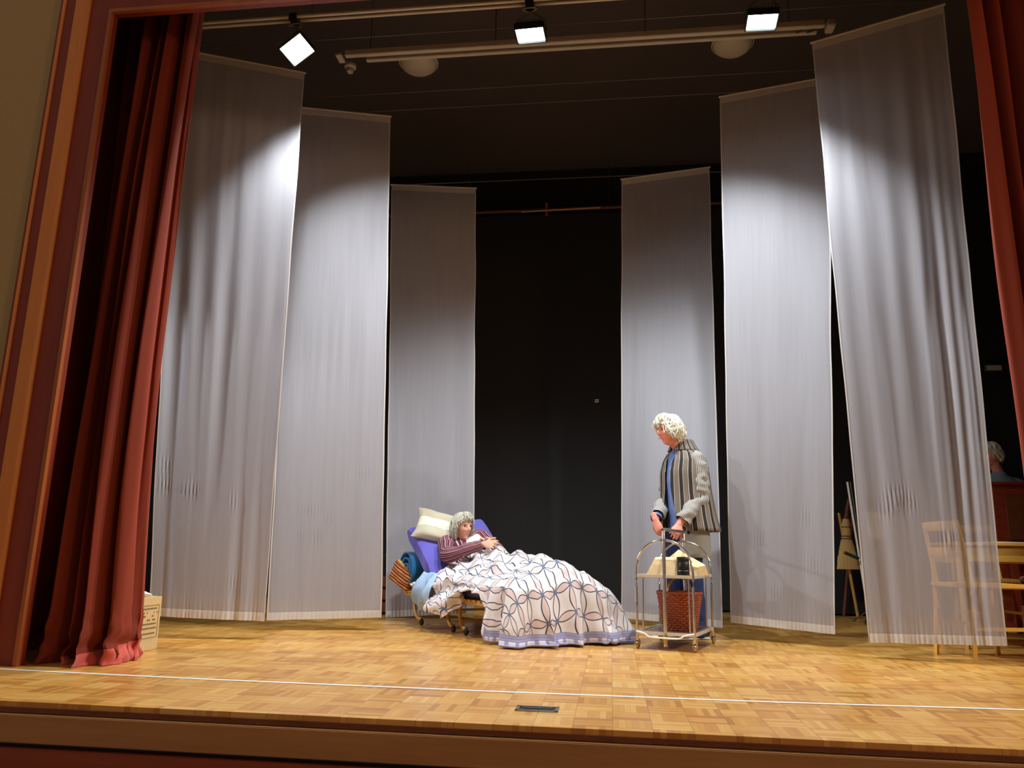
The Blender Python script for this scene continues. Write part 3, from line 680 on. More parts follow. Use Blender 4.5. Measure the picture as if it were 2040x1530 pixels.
def hair(hc, R_, sc, person, mat, style, N=420, seed=1):
    rnd = random.Random(seed); m = MB()
    curl, vol, thick = (.018, 1.15, .0036) if style != 'bob' else (.009, 1.10, .0036)
    def S(az, el, r):       # az 0 = forward, el = latitude
        x = .078*math.cos(el)*math.sin(az); y = .098*math.cos(el)*math.cos(az); z = .120*math.sin(el)
        if z < 0 and y < 0: y *= 1-.1*(-z/.12)
        return Vector((x*r, y*r, z*r if z > 0 else z*(1+(r-1)*.3)))
    # base cap
    rows = []
    for i in range(15):
        row = []
        for j in range(41):
            az = -PI+2*PI*j/40; lo = lowest(az, style)+.10; el = lo+(PI/2-lo)*i/14
            row.append(hc+R_ @ (S(az, el, 1.035+.035*nz(az*2, el*3, seed))*sc))
        rows.append(row)
    m.grid(rows)
    for k in range(N):
        az = rnd.uniform(-PI, PI); lo = lowest(az, style)+rnd.uniform(-.16, .14); e0 = rnd.uniform(max(lo+.25, .1), PI/2-.02) if rnd.random() < .75 else PI/2-.1
        ph = rnd.uniform(0, 6.28); fr = rnd.uniform(5, 9); pts = []; rr_ = []; n = 9; vv = vol+rnd.uniform(-.07, .09); daz = rnd.uniform(-.35, .35) if style != 'bob' else (rnd.uniform(0, .12) if az > 0 else -rnd.uniform(0, .12))
        for i in range(n):
            f = i/(n-1); el = e0+(lo-e0)*f; r = 1.02+(vv-1.02)*math.sin(min(1, f*1.6)*PI/2)
            if style == 'bob': r += (.10*max(0, math.sin(el*-1)) + .05)*f*(1 if abs(az) > 1.1 else .25)
            p = S(az+daz*f, el, r); p += Vector((math.sin(ph+fr*f), math.cos(ph*1.7+fr*f), math.sin(ph*2.3+fr*f)))*curl*f
            pts.append(hc+R_ @ (p*sc)); rr_.append(thick*sc*(1.2-f*.75)*rnd.uniform(.8, 1.3))
        m.loft(pts, [(a*1.6, a*.8) for a in rr_], 5, 1, upv=R_ @ Vector((0, 0, 1)), rnd=False)
    m.build('hair', mat, person, smooth=60)
def lowest(az, style):
    a = abs((az+PI) % (2*PI)-PI)
    if style == 'wavy': return .42-.0*a if a < .7 else (.42-(a-.7)*1.0 if a < 1.6 else -.48-(a-1.6)*.25)
    if style == 'bob': return .56 if a < .5 else (.56-(a-.5)*.7 if a < 1.1 else max(-.87, .14-(a-1.1)*3.4))
    return .3 if a < .8 else -.4
def hand(m, W_, D, Nn, side, curl, spread=.06, sc=1.0, thumb_out=.75, wr=.024):
    """palm + five fingers; D = wrist to fingers, Nn = back of hand, side = +1 thumb on D x N side"""
    D = D.normalized(); Nn = (Nn-D*D.dot(Nn)).normalized(); T = D.cross(Nn)*side
    P = lambda d, t_, n_: W_+(D*d+T*t_+Nn*n_)*sc
    m.loft([P(-.05, 0, 0), P(0, 0, 0), P(.03, .002, 0), P(.06, 0, .001), P(.088, -.002, .001)], [((.026)*sc, wr*.8*sc), (.027*sc, .019*sc), (.036*sc, .017*sc), (.041*sc, .015*sc), (.039*sc, .012*sc)], 14, 3, upv=Nn)
    for i, (t_, ln, r) in enumerate(((.030, .072, .0088), (.010, .080, .0090), (-.011, .075, .0086), (-.031, .060, .0078))):
        d0 = .084-.004*abs(i-1); p = P(d0, t_, .001); c = 0; pts = [P(d0-.02, t_, 0), p]; rad = [r*sc, r*sc]; a = spread*(1.5-i)
        for k, fr in enumerate((.44, .32, .24)):
            c += curl*(.55+.35*k+.05*i); dd = (D*math.cos(c)+T*math.sin(a)*(1-min(1, c*.6))-Nn*math.sin(c)).normalized(); p = p+dd*ln*fr*sc; pts.append(p); rad.append(r*sc*(1-.10*(k+1)))
        m.loft(pts, rad, 9, 2, upv=Nn)
    q = P(.020, .026, -.006); d1 = (D*.65+T*thumb_out-Nn*.15-Nn*curl*.25).normalized(); d2 = (D*(.85)+T*(thumb_out*.35)-Nn*(.15+curl*.5)).normalized()
    m.loft([q, q+d1*.034*sc, q+d1*.034*sc+d2*.030*sc, q+d1*.034*sc+d2*.052*sc], [.013*sc, .0115*sc, .010*sc, .0085*sc], 10, 2, upv=Nn)

# ---- the standing man
MO = Vector((.585, 6.30, 0)); ml = Vector((.55, -.835, 0)); mf = Vector((-.835, -.55, 0)); RM = frame3(ml, mf, Vector((0, 0, 1)))
def L(x, y, z): return MO+RM @ Vector((x, y, z))
man = thing('person', MO, 'standing person with wavy white hair in a long striped jacket holding the trolley handle', 'person')
hf = Vector((-.90, -.42, -.06)).normalized(); hl = hf.cross(Vector((0, 0, 1))).normalized()*-1; hl = Vector((0, 0, 1)).cross(hf).normalized(); hl = -hl
hx = hf.cross(Vector((0, 0, 1))).normalized(); hu = hx.cross(hf).normalized(); RH = frame3(hx, hf, hu)
HC = at(1334, 858, 6.22)
SL, SR = L(.17, 0, 1.352), L(-.17, .0, 1.352)
HL = at(1353, 1045, 6.02); HRt = at(1306, 1036, 6.14); EL = at(1396, 992, 6.14); ER = L(-.245, -.01, 1.10)
body = head_pts(HC, RH, 1.02)
body.loft([L(0, .0, 1.36), L(0, .02, 1.44), HC+RH @ Vector((0, -.015, -.06))], [(.075, .06), .056, .054], 14, upv=mf)
body.loft([L(0, 0, .92), L(0, 0, 1.05), L(0, .01, 1.25), L(0, 0, 1.38)], [(.15, .10), (.135, .095), (.155, .10), (.13, .075)], 18, upv=mf)
body.loft([L(.10, 0, 1.37), SL, (SL+EL)/2, EL, (EL+HL)/2, HL], [.055, .052, .044, .038, .034, .026], 12)
body.loft([L(-.10, 0, 1.37), SR, (SR+ER)/2, ER, (ER+HRt)/2, HRt], [.055, .052, .044, .038, .034, .026], 12)
FL, FR = L(.10, .0, 0), L(-.10, .04, 0)
for s_, F_ in ((1, FL), (-1, FR)):
    body.loft([L(s_*.085, 0, .92), L(s_*.09, .02, .70), L(s_*.095, .03, .48), F_*.5+L(s_*.1, 0, .5)*.5, F_+Vector((0, 0, .09))], [.085, .075, .052, .05, .036], 12)
    body.loft([F_+Vector((0, 0, .06))-mf*.05, F_+mf*.06+Vector((0, 0, .045)), F_+mf*.15+Vector((0, 0, .03))], [.032, (.036, .026), (.034, .018)], 12)
hand(body, HL, Vector((-.35, -.45, -.62)), Vector((.25, -.9, .45)), -1, 1.05, .03, 1.0)
hand(body, HRt, Vector((.25, -.25, -.75)), Vector((-.6, -.6, .2)), 1, .95, .03, 1.0)
fuse(body, 'body', 'skin_m', man, .0055, 2)
face_bits(HC, RH, 1.02, man)
hair(HC, RH, 1.04, man, 'hair_m', 'wavy', 700, 3)
# shirt, trousers, shoes
def torso(rings, name, mat, seg=60, wr=.006, wf=9, sub=5, solid=.006, par=None):
    """rings: (z, rx, ry, cx, cy, gap0, gap1): angles measured from straight ahead, growing towards its left"""
    m = MB(); rows = []; uvr = []; n = len(rings)
    for i in range((n-1)*sub+1):
        k = min(i//sub, n-2); f = (i-k*sub)/sub; r = [a*(1-f)+b*f for a, b in zip(rings[k], rings[k+1])]
        z, rx, ry, cx, cy, g0, g1 = r; row = []; uu = []
        for j in range(seg+1):
            a = g0+(g1-g0)*j/seg; x = cx+rx*math.sin(a); y = cy+ry*math.cos(a); d = Vector((math.sin(a), math.cos(a), 0))
            w_ = wr*(nz(x*wf, y*wf, z*wf*.35)+.6*math.sin(a*9+z*4)*max(0, (1.2-z)))
            p = Vector((x, y, z))+d*w_; row.append(L(*p)); uu.append((a/(2*PI)+.5, z))
        rows.append(row); uvr.append(uu)
    m.grid(rows, uvr); o = m.build(name, mat, par, smooth=70); md = o.modifiers.new('s', 'SOLIDIFY'); md.thickness = solid; md.offset = -1; return o
torso([(.80, .17, .125, 0, .0, -PI, PI), (.95, .165, .122, 0, 0, -PI, PI), (1.2, .18, .128, 0, .01, -PI, PI), (1.38, .16, .10, 0, .01, -PI, PI), (1.45, .075, .07, 0, .02, -PI, PI), (1.475, .066, .064, 0, .03, -PI, PI)], 'shirt', 'blue_shirt', par=man)
tr = MB()
for s_, F_ in ((1, FL), (-1, FR)):
    tr.loft([L(s_*.07, 0, .95), L(s_*.09, .02, .72), L(s_*.095, .03, .48), F_*.5+L(s_*.1, .01, .5)*.5, F_+Vector((0, 0, .12)), F_+Vector((0, 0, .05))], [(.105, .11), (.098, .095), (.078, .078), .072, .066, .068], 20, 5, upv=mf, wr=.010, wf=14)
tr.loft([L(0, 0, .82), L(0, 0, .98)], [(.15, .11), (.15, .11)], 20, 3, upv=mf); fuse(tr, 'trousers', 'denim', man, .008, 2)
for s_, F_ in ((1, FL), (-1, FR)):
    o = MB().loft([F_-mf*.085+Vector((0, 0, .055)), F_+Vector((0, 0, .06)), F_+mf*.07+Vector((0, 0, .048)), F_+mf*.16+Vector((0, 0, .034)), F_+mf*.19+Vector((0, 0, .030))], [(.036, .040), (.042, .048), (.046, .034), (.046, .024), (.036, .016)], 16, 4).build('shoe', 'shoe', man)
    MB().loft([F_-mf*.09+Vector((0, 0, .009)), F_+mf*.02+Vector((0, 0, .009)), F_+mf*.10+Vector((0, 0, .009)), F_+mf*.20+Vector((0, 0, .009))], [(.036, .009), (.043, .009), (.049, .009), (.038, .009)], 16, 4).build('sole', 'white', o)
torso([(.60, .20, .155, .01, -.01, .35, 3.3), (.75, .20, .15, .01, -.01, .40, 3.4), (.92, .19, .14, 0, 0, .45, 3.6)], 'tunic', 'tunic', wr=.008, par=man)
g = .20
torso([(.80, .275, .215, .01, -.03, .42, 2*PI-.2), (.92, .255, .195, .005, -.02, .32, 2*PI-.2), (1.10, .235, .175, 0, -.01, .16, 2*PI-.22), (1.26, .232, .165, 0, 0, .08, 2*PI-.24), (1.35, .220, .142, 0, 0, .16, 2*PI-.3), (1.405, .178, .118, 0, .0, .3, 2*PI-.35), (1.45, .105, .095, 0, .0, .35, 2*PI-.4), (1.50, .082, .082, 0, .01, .4, 2*PI-.45)], 'jacket', 'jacket', seg=90, wr=.012, wf=7, par=man)
torso([(1.43, .135, .118, 0, .005, g+.0, 2*PI-g-.0), (1.47, .110, .102, 0, .01, g+.1, 2*PI-g-.1), (1.52, .082, .082, 0, .01, g+.25, 2*PI-g-.25)], 'collar', 'jacket', wr=.003, par=man)
for nm, S_, E_, H_, sd in (('l', SL, EL, HL, 1), ('r', SR, ER, HRt, -1)):
    W_ = E_+(H_-E_)*.88
    MB().loft([L(sd*.11, 0, 1.375), S_+Vector((0, 0, -.015)), (S_+E_)/2, E_, (E_+W_)/2, W_], [.050, .066, .068, .064, .060, .056], 28, 10, upv=mf, wr=.018, wf=16, cap=False).build('sleeve', 'sleeve', man)
MB().loft([ER+(HRt-ER)*.82, ER+(HRt-ER)*.95], [.042, .043], 16, 2, cap=False, wr=.002).build('cuff', 'blue_shirt', man)

# ---- the lying woman
woman = thing('person', B(.7, .4, .42), 'lying person with a grey bob in a maroon striped nightshirt reaching out from the bed', 'person')
wf_ = Vector((.76, -.65, -.02)).normalized(); wu = (Vector((-.10, .10, 1))); wx = wf_.cross(wu).normalized(); wu = wx.cross(wf_).normalized(); RW = frame3(wx, wf_, wu)
WH = at(921, 1050, 6.76)
sh = at(889, 1083, 6.72); eb = at(893, 1106, 6.50); wrp = at(964, 1084, 6.40)
shl = B(.25, .58, .75); ebl = B(.50, .66, .60); wrl = at(966, 1078, 6.50)
wb = head_pts(WH, RW, .98)
nk = B(.25, .41, .70)
wb.loft([nk+Vector((0, 0, -.02)), nk*.5+WH*.5+Vector((0, 0, -.03)), WH+RW @ Vector((0, -.02, -.06))], [.055, .048, .05], 14)
wb.loft([B(.22, .41, .68), B(.34, .40, .62), B(.50, .39, .51), B(.64, .39, .475)], [(.15, .075), (.165, .09), (.13, .05), (.13, .05)], 20, upv=(0, 0, 1))
for s_ in (-1, 1): wb.loft([B(.62, .40+s_*.08, .467), B(.85, .40+s_*.08, .47), B(1.05, .41+s_*.07, .48), B(1.30, .42+s_*.06, .49), B(1.52, .42+s_*.06, .475), B(1.56, .42+s_*.06, .50)], [.050, .050, .046, .040, .034, .03], 12)
wb.loft([nk+(sh-nk)*.5, sh, (sh+eb)/2, eb, (eb+wrp)/2, wrp], [.05, .048, .04, .036, .031, .024], 12)
wb.loft([nk+(shl-nk)*.5, shl, (shl+ebl)/2, ebl, (ebl+wrl)/2, wrl], [.05, .048, .04, .036, .031, .024], 12)
tip = at(1001, 1084, 6.28)
hand(wb, wrp, (tip-wrp), Vector((-.15, -.75, .35)), -1, .06, .05, .95, .85)
hand(wb, wrl, at(1000, 1090, 6.38)-wrl, Vector((.1, .8, .3)), 1, .12, .04, .9, .5)
fuse(wb, 'body', 'skin_w', woman, .005, 2)
face_bits(WH, RW, .98, woman)
hair(WH, RW, 1.03, woman, 'hair_w', 'bob', 620, 9)
ns = MB().loft([B(.19, .41, .705), B(.27, .41, .675), B(.38, .40, .62), B(.49, .39, .525), B(.58, .39, .485)], [(.085, .055), (.165, .088), (.178, .10), (.150, .07), (.14, .055)], 40, 6, wr=.010, wf=10)
ns.build('nightshirt', 'woman_stripe', woman)
MB().loft([nk+(sh-nk)*.45, sh+Vector((0, 0, .01)), (sh+eb)/2+Vector((-.01, 0, 0)), eb, (eb*.5+wrp*.5), wrp-(wrp-eb)*.02], [.062, .068, .066, .062, .050, .040], 26, 8, wr=.014, wf=15, cap=False).build('sleeve', 'woman_stripe', woman)
MB().loft([nk+(shl-nk)*.45, shl, (shl+ebl)/2, ebl, (ebl+wrl)/2, wrl-(wrl-ebl)*.05], [.06, .064, .06, .055, .045, .038], 22, 6, wr=.010, wf=15, cap=False).build('sleeve', 'woman_stripe', woman)
m = MB(); q1 = at(906, 1074, 6.78); q2 = at(968, 1070, 6.72); rows = []
for i in range(18):
    s_ = i/17; row = []
    for j in range(30):
        u = j/29; p = q1*(1-u)+q2*u+Vector((.02*s_, -.13*s_, -.085*s_-.03*s_*s_)); p += Vector((0, 0, 1))*(.012*math.sin(u*11+s_*3)+.016*nz(u*5, s_*5, 3)+.02*math.sin(PI*u)); row.append(p)
    rows.append(row)
m.grid(rows); o = m.build('scarf', 'white_cloth', woman, smooth=80); md = o.modifiers.new('s', 'SOLIDIFY'); md.thickness = .006

# ---- third figure, in the dark behind the upright piano
PC = at(1974, 905, 8.5)
pp = thing('person', (PC.x+.05, 8.55, 0), 'person with white hair and grey cardigan in the dark behind the piano', 'person')
pf = Vector((-.9, -.35, -.25)).normalized(); px_ = pf.cross(Vector((0, 0, 1))).normalized(); RP = frame3(px_, pf, px_.cross(pf).normalized())
pb = head_pts(PC, RP, 1.0); Q = lambda x, y, z: Vector((PC.x+.08+x, 8.55+y, z))
pb.loft([Q(0, 0, PC.z-.33), Q(0, 0, PC.z-.2), PC+Vector((.01, 0, -.05))], [.07, .055, .05], 12)
pb.loft([Q(0, 0, .9), Q(0, 0, 1.1), Q(0, 0, PC.z-.4), Q(0, 0, PC.z-.27)], [(.16, .12), (.15, .11), (.18, .11), (.14, .08)], 16, upv=(0, 1, 0))
for s_ in (-1, 1): pb.loft([Q(s_*.09, 0, .92), Q(s_*.09, 0, .5), Q(s_*.09, 0, .08), Q(s_*.09-.05, -.08, .04)], [.08, .06, .04, .035], 12)
for s_, hz in ((-1, .0), (1, .0)):
    hp = Q(s_*.10-.05, -.26, 1.30); pb.loft([Q(s_*.1, 0, PC.z-.29), Q(s_*.19, 0, PC.z-.33), Q(s_*.25, -.05, 1.18), hp], [.055, .055, .042, .026], 12)
    hand(pb, hp, Vector((-s_*.5, -.5, -.1)), Vector((0, 0, 1)), s_, .5)
fuse(pb, 'body', 'skin_m', pp, .008, 2); face_bits(PC, RP, 1, pp); hair(PC, RP, 1.04, pp, 'hair_m', 'wavy', 200, 5)
cg = MB().loft([Q(0, 0, .75), Q(0, 0, 1.0), Q(0, 0, PC.z-.42), Q(0, 0, PC.z-.29), Q(0, 0, PC.z-.21)], [(.19, .14), (.19, .14), (.215, .14), (.18, .11), (.08, .075)], 26, 5, upv=(0, 1, 0), wr=.012)
for s_ in (-1, 1): cg.loft([Q(s_*.12, 0, PC.z-.30), Q(s_*.195, 0, PC.z-.335), Q(s_*.25, -.05, 1.18), Q(s_*.12-.045, -.23, 1.28)], [.07, .072, .06, .045], 16, 5, wr=.008)
cg.build('cardigan', 'grey_cardigan', pp)
tz = MB()
for s_ in (-1, 1): tz.loft([Q(s_*.08, 0, .9), Q(s_*.09, 0, .5), Q(s_*.09, 0, .06)], [.11, .085, .065], 16, 3)
tz.build('trousers', 'denim', pp)

# ------------------------------------------------------------------ trolley
TO = Vector((.17, 5.50, 0)); TU = Vector((.95, -.31, 0)).normalized(); TV = Vector((.31, .95, 0)).normalized(); RT = frame3(TU, TV, Vector((0, 0, 1)))
TW, TL = .385, .60
def T(u, v, z): return TO+TU*u+TV*v+Vector((0, 0, z))
t = thing('serving_trolley', T(TW/2, TL/2, 0), 'chrome two-tier serving trolley with arched ends and small castors', 'trolley')
for v in (0, TL):
    pts = [T(0, v, .09), T(0, v, .30), T(0, v, .50), T(.012, v, .565)]
    for k in range(1, 10): a = PI*(1-k/10); pts.append(T(TW/2+TW/2*math.cos(a), v, .52+.195*math.sin(a)))
    pts += [T(TW-.012, v, .565), T(TW, v, .50), T(TW, v, .30), T(TW, v, .09)]
    MB().pipe(pts, .0085, 12, 4).build('hoop', 'chrome', t)
    MB().loft([T(TW/2, v, .045), T(TW/2, v, .09), T(TW/2, v, .775)], [.013, .0125, .0115], 14, 2).build('post', 'chrome', t)
    MB().loft([T(TW/2, v, .105), T(TW/2, v, .07), T(TW/2, v, .035)], [.013, .017, .012], 14, 3).build('foot', 'nickel', t)
    MB().box(T(TW/2, v, .715), (.05, .022, .018), RT, .004).build('clamp', 'chrome', t, smooth=False)
MB().pipe([T(TW/2, 0, .765), T(TW/2, .02, .785), T(TW/2, TL/2, .787), T(TW/2, TL-.02, .785), T(TW/2, TL, .765)], .0115, 12).build('handle', 'chrome', t)
for z in (.475, .105):
    MB().box(T(TW/2, TL/2, z), (TW-.02, TL-.02, .010), RT, .002).build('shelf', 'shelf', t, smooth=False)
    m = MB()
    for v in (.0, TL): m.box(T(TW/2, v, z), (TW, .014, .022), RT, .003)
    for u in (.0, TW): m.box(T(u, TL/2, z), (.014, TL, .022), RT, .003)
    m.build('shelf_rim', 'alu', t, smooth=False)
m = None
for u in (.035, TW-.035):
    for v in (.03, TL-.03): MB().tube(T(u, v, .11), T(u, v, .475), .006).build('upright', 'chrome', t)
MB().pipe([T(.0, -.015, .115), T(.06, -.02, .10), T(.10, -.02, .082), T(.28, -.02, .082), T(.32, -.02, .10), T(TW, -.015, .115)], .006).build('brace', 'white', t)
for u in (0, TW):
    for v in (0, TL):
        c = MB(); c.tube(T(u, v, .055), T(u, v, .10), .011); o = c.build('castor', 'chrome', t)
        for s_ in (-1, 1): MB().box(T(u+s_*.013, v+.008, .045), (.003, .024, .04), RT).build('fork', 'chrome', o, smooth=False)
        MB().lathe(T(u, v+.012, .027), [(0, -.009), (.022, -.009), (.0265, -.005), (.0265, .005), (.022, .009), (0, .009)], 20, frame3(TV, Vector((0, 0, 1)), TU)).build('wheel', 'nickel', o)
# firewood
def wedge(c, ax, ln, pts, slant=(0, 0), hs=(1, 1), seed=0):
    ax = ax.normalized(); up_ = Vector((0, 0, 1)); sd = ax.cross(up_).normalized(); up_ = sd.cross(ax); m = MB(); rows = []; n = 14; K = 6
    loop = []
    for i in range(len(pts)):
        a, b = Vector(pts[i]), Vector(pts[(i+1) % len(pts)])
        for k in range(K): loop.append(a+(b-a)*k/K)
    for i in range(n+1):
        f = i/n-.5; row = []
        for q_ in loop: q = Vector((q_.x, q_.y*(hs[0]+(hs[1]-hs[0])*i/n))); p = c+ax*(ln*f+q.y*(slant[0]*(1-i/n)+slant[1]*i/n))+sd*q.x+up_*q.y; p = p+sd*(.004*nz(q.x*60, q.y*60, f*2+seed))+up_*(.004*nz(q.x*50+9, q.y*50, f*2+seed)) if q.y > .003 else p; row.append(p+ax*.004*nz(q.x*90, q.y*90, seed)*(1 if i in (0, n) else 0))
        rows.append(row+[row[0]])
    m.grid(rows); k = len(loop); base = 0; m.f.append(list(range(k))); m.f.append([n*(k+1)+j for j in range(k)][::-1]); return m
ztop = .4815
o = wedge(T(.145, .20, ztop), TU+TV*.25, .25, [(-.065, 0), (.07, 0), (.05, .105), (.015, .12), (-.02, .11)], (.55, -.1), (1, 1), seed=1)
o = o.build('firewood_log', 'log_wood', org=T(.145, .20, ztop), smooth=25); tag(o, 'pale split firewood log at the left on the top shelf of the trolley', 'firewood', 'split firewood on the trolley')
o = wedge(T(.255, .40, ztop), TU*.9-TV*.55, .30, [(-.06, 0), (.06, 0), (.055, .12), (-.02, .175)], (.3, .1), (1, .42), seed=5).build('firewood_log', 'log_wood', org=T(.255, .42, ztop), smooth=25); tag(o, 'taller pale split firewood log behind the black jar on the trolley', 'firewood', 'split firewood on the trolley')
c = T(.285, .16, ztop); t = thing('black_jar', c, 'small glossy black lidded jar standing among firewood on the trolley', 'jar')
MB().lathe(c, [(0, 0), (.038, 0), (.042, .005), (.042, .088), (.040, .092), (.040, .095), (.042, .097)], 32).build('body', 'black', t)
MB().lathe(c, [(.042, .097), (.043, .100), (.043, .118), (.040, .124), (.015, .126), (0, .126)], 32).build('lid', 'black', t); MB().lathe(c, [(.0425, .030), (.0432, .032), (.0425, .034)], 32).build('band', 'steel', t)
# wicker basket
c = T(.225, .28, .111); t = thing('wicker_basket', c, 'oval reddish-brown wicker basket with arched handle on the lower shelf of the trolley', 'basket')
m = MB(); rows = []; uvr = []; NR = 96; NS = 120
def bs(z, a, off=0):
    k = z/.25; rx = .112+.040*k+off; ry = .085+.035*k+off; return c+RT @ Vector((rx*math.cos(a), ry*math.sin(a), z))
for i in range(NR+1):
    z = .25*i/NR; row = []; uu = []; rw = int(i/NR*16); fr = (i/NR*16) % 1
    for j in range(NS+1):
        a = 2*PI*j/NS; wv = math.sin(a*22+rw*PI)*.005+.004*math.sin(fr*PI); row.append(bs(z, a, wv)); uu.append((j/NS, i/NR))
    rows.append(row); uvr.append(uu)
for i in range(6): z = .25-.24*i/5; rows.append([bs(z, 2*PI*j/NS, -.010) for j in range(NS+1)]); uvr.append([(j/NS, z/.25) for j in range(NS+1)])
m.grid(rows, uvr); k = len(m.v)-(NS+1); m.f.append([k+j for j in range(NS)]); m.f.append([j for j in range(NS)][::-1]); m.build('bowl', 'wicker', t, smooth=60)
MB().loft([bs(.252, 2*PI*j/40, .001) for j in range(41)], [.009]*41, 8, 2, wr=.003, wf=60, rnd=False).build('rim', 'wicker', t)
hp = []
for k in range(13): a = PI*k/12; hp.append(c+RT @ Vector((.025*math.cos(a)*0+.0, .123*math.cos(a), .245+.115*math.sin(a)))+TU*.065*math.cos(a)*.0)
hp = [c+RT @ Vector((.058*math.cos(PI*k/12), .105*math.cos(PI*k/12), .235+.125*math.sin(PI*k/12))) for k in range(13)]
MB().loft(hp, [(.010, .006)]*13, 8, 2, rnd=False).build('handle', 'bed_wood', t)

# ------------------------------------------------------------------ right wing: desk, chairs, piano
def chair(o_, ang, label, mat, cushion_=False, hz=.47, bh=.88, splay=.03, cush=None):
    R_ = rotz(ang); o_ = Vector(o_); P = lambda x, y, z: o_+R_ @ Vector((x, y, z))
    t = thing('chair', o_, label, 'chair')
    for sx in (-1, 1):
        MB().loft([P(sx*(.19+splay), .19+splay, 0), P(sx*.19, .19, hz-.02)], [(.016, .016), (.02, .02)], 4, 1, rnd=False).build('leg', mat, t)
        MB().loft([P(sx*(.19+splay*.5), -.19-splay, 0), P(sx*.19, -.19, hz), P(sx*.185, -.24, bh)], [(.016, .016), (.021, .021), (.015, .015)], 4, 3, rnd=False).build('leg', mat, t)
    MB().box(P(0, 0, hz-.01), (.43, .43, .03), R_, .008).build('seat', mat, t, smooth=False)
    if cushion_: MB().box(P(0, 0, hz+.025), (.41, .41, .045), R_, .02).build('cushion', 'black_cloth', t)
    for z in (bh-.03, bh-.20):
        y_ = -.19-.05*(z-hz)/(bh-hz); MB().loft([P(-.19, y_, z), P(0, y_-.025, z), P(.19, y_, z)], [(.010, .032)]*3, 8, 4, rnd=False).build('back_rail', mat, t)
    for sx in (-1, 1): MB().box(P(sx*.20, 0, .2), (.016, .38, .022), R_).build('stretcher', mat, t, smooth=False)
    return t
chair((2.42, 5.62, 0), -PI/2+.18, 'light wooden chair seen through the rightmost voile panel, turned to the desk', 'yellow_wood', bh=.87)
chair((2.93, 5.66, 0), PI-.35, 'dark wooden chair with a black seat cushion in front of the desk', 'dark_wood', True, hz=.465, bh=.50)
chair((3.16, 7.15, 0), PI+.1, 'light wooden chair standing behind the yellow desk', 'yellow_wood', bh=.92)
DX0, DX1, DY0, DY1 = 2.50, 3.55, 6.15, 6.70
t = thing('desk', ((DX0+DX1)/2, (DY0+DY1)/2, 0), 'yellow wooden writing desk with drawers behind the rightmost voile panel', 'desk')
MB().box(((DX0+DX1)/2, (DY0+DY1)/2, .74), (DX1-DX0, DY1-DY0, .025), bev=.004).build('desk_top', 'yellow_wood', t, smooth=False)
MB().box(((DX0+DX1)/2, (DY0+DY1)/2+.01, .665), (DX1-DX0-.05, DY1-DY0-.06, .125)).build('apron', 'yellow_wood', t, smooth=False)
for x in (DX0+.28, DX1-.28):
    o = MB().box((x, DY0+.035, .665), (.46, .02, .105), bev=.003).build('drawer', 'yellow_wood', t, smooth=False); MB().box((x, DY0+.022, .70), (.04, .01, .012)).build('keyhole', 'black', o, smooth=False)
for x in (DX0+.04, DX1-.04):
    for y in (DY0+.05, DY1-.05): MB().loft([(x, y, 0), (x, y, .70)], [.018, .026], 4, 1, rnd=False).build('leg', 'yellow_wood', t)
tag(MB().box((3.0, 6.32, .756), (.42, .26, .006), rotz(.1)).build('paper', 'white', smooth=False), 'white papers lying on the yellow desk', 'paper')
t = thing('upright_piano', (4.1, 7.95, 0), 'dark red-brown upright piano standing against the dark right wing', 'piano')
MB().box((4.12, 8.0, .66), (1.15, .40, 1.32), bev=.01).build('case', 'piano_wood', t, smooth=False); MB().box((4.12, 7.99, 1.33), (1.19, .46, .03), bev=.006).build('lid', 'piano_wood', t, smooth=False)
MB().box((4.12, 7.70, .68), (1.15, .26, .09), bev=.01).build('keyboard_shelf', 'piano_wood', t, smooth=False); MB().box((4.12, 7.78, 1.02), (.95, .02, .42), bev=.004).build('front_panel', 'dark_wood', t, smooth=False)
for x in (3.58, 4.66): MB().box((x, 7.62, .32), (.07, .07, .63), bev=.008).build('leg', 'piano_wood', t, smooth=False)
MB().box((4.12, 7.79, .08), (.3, .06, .04)).build('pedal', 'nickel', t, smooth=False)
t = thing('wall_box', at(1976, 735, 9.3), 'small pale electrical box high on the dark rear wall at right', 'electrical box')
c = at(1976, 735, 9.3); MB().box(c, (.20, .1, .09), bev=.01).build('case', 'steel', t, smooth=False); MB().box(c+Vector((0, -.05, 0)), (.16, .01, .06)).build('cover', 'alu', t, smooth=False)

# ------------------------------------------------------------------ broom, poles, stand at the back
YB = 8.88; A_ = lambda px, py, y=YB: at(px, py, y)
t = thing('corn_broom', A_(1690, 1138), 'corn broom with stitched straw head hanging between two voile panels', 'broom')
c1, c2 = A_(1686, 1048), A_(1691, 1137)
MB().loft([A_(1685, 1034), A_(1685, 1046), A_(1686, 1068), A_(1688, 1095), A_(1689, 1120), A_(1690, 1134)], [(.032, .03), (.044, .036), (.05, .034), (.085, .036), (.11, .038), (.118, .03)], 24, 5, upv=(0, 1, 0), wr=.006, wf=40, rnd=False).build('straw_head', 'straw', t)
for py, w_ in ((1050, .049), (1068, .056), (1073, .062)):
    c = A_(1686, py); ring_ = [c+Vector((w_*math.cos(a*PI/12), .041*math.sin(a*PI/12), 0)) for a in range(25)]; MB().loft(ring_, [.004]*25, 6, 1, rnd=False).build('stitching', 'string', t)
MB().loft([A_(1685, 1040), A_(1687, 1020), A_(1690, 1000), A_(1692, 993)], [.030, .024, .022, .016], 12, 3).build('handle', 'dark_wood', t)
ft = A_(1709, 1226, 8.9); ft.z = .012
tag(MB().tube(A_(1671, 1022, 8.95), ft, .016).build('wooden_pole', 'bed_wood', weld=True), 'light wooden pole leaning behind the corn broom, its foot towards the right', 'pole', 'wooden poles behind the broom')
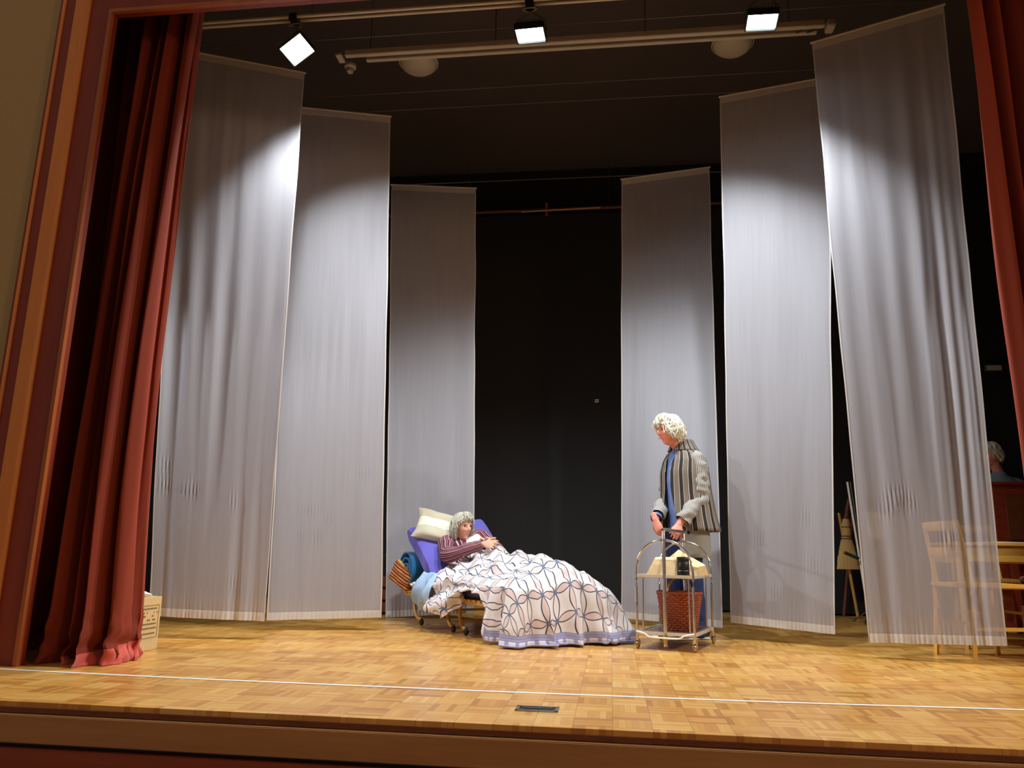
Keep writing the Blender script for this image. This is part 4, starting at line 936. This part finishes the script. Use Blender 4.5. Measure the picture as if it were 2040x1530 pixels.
tag(MB().tube(A_(1700, 1010, 9.1), A_(1681, 1226, 9.1), .018).build('wooden_pole', 'dark_wood'), 'greyish wooden pole leaning behind the corn broom, its foot towards the left', 'pole', 'wooden poles behind the broom')
t = thing('metal_stand', A_(1728, 1226, 8.3), 'thin bright metal stand just behind the edge of the rightmost voile panel', 'stand')
f0 = A_(1733, 1240, 8.2); MB().tube(A_(1688, 960, 8.2), f0, .011).build('pole', 'white', t)
MB().tube(A_(1694, 960, 8.3), A_(1737, 1240, 8.3), .007).build('rod', 'steel', t)
for a in (0, 2.1, 4.2): MB().tube(f0+Vector((0, 0, .12)), Vector((f0.x+.2*math.cos(a), f0.y+.2*math.sin(a), .01)), .008).build('leg', 'steel', t)
t = thing('green_tube', A_(1698, 1112, 8.15), 'dark green tube with an orange tip in front of the corn broom', 'tube')
MB().tube(A_(1683, 1101, 8.15), A_(1711, 1113, 8.15), .016, 12).build('barrel', 'green', t); MB().tube(A_(1680, 1100, 8.15), A_(1683, 1101, 8.15), .010, 12).build('tip', 'orange', t)
m = MB(); a0, a1, a2, a3 = A_(1722, 1018, 8.4), A_(1765, 1022, 8.4), A_(1728, 1072, 8.4), A_(1764, 1078, 8.4)
m.grid([[((a0*(1-u/8)+a1*u/8)*(1-v/8)+(a2*(1-u/8)+a3*u/8)*v/8)+Vector((0, .01*math.sin(u), 0)) for u in range(9)] for v in range(9)])
o = m.build('beige_bag', 'beige'); md = o.modifiers.new('s', 'SOLIDIFY'); md.thickness = .03; tag(o, 'beige cloth bag hanging behind the rightmost voile panel', 'bag')
# left gap: wooden crate with plant
t = thing('wooden_crate', (-2.12, 7.72, 0), 'brown wooden crate seen in the gap left of the bed', 'crate')
for z in (.07, .19, .31): MB().box((-2.12, 7.70, z), (.34, .34, .10), bev=.006).build('board', 'dark_wood', t, smooth=False)
for sx in (-1, 1): MB().box((-2.12+sx*.165, 7.52, .19), (.03, .02, .37)).build('corner_post', 'dark_wood', t, smooth=False)
t = thing('potted_plant', (-2.10, 7.66, .362), 'small potted plant with an orange flower on the brown crate', 'plant')
MB().lathe((-2.10, 7.66, .362), [(0, 0), (.05, 0), (.065, .09), (.058, .09), (.05, .08), (0, .08)], 20).build('pot', 'dark_wood', t)
for k in range(7):
    a = k*.9; d = Vector((math.cos(a), math.sin(a), 0)); MB().loft([Vector((-2.10, 7.66, .44)), Vector((-2.10, 7.66, .52))+d*.05, Vector((-2.10, 7.66, .56))+d*.12, Vector((-2.10, 7.66, .52))+d*.17], [(.006, .003), (.018, .003), (.016, .003), (.003, .002)], 8, 4).build('leaf', 'leaf', t)
MB().sphere((-2.04, 7.60, .60), .03, 12).build('flower', 'orange', t)
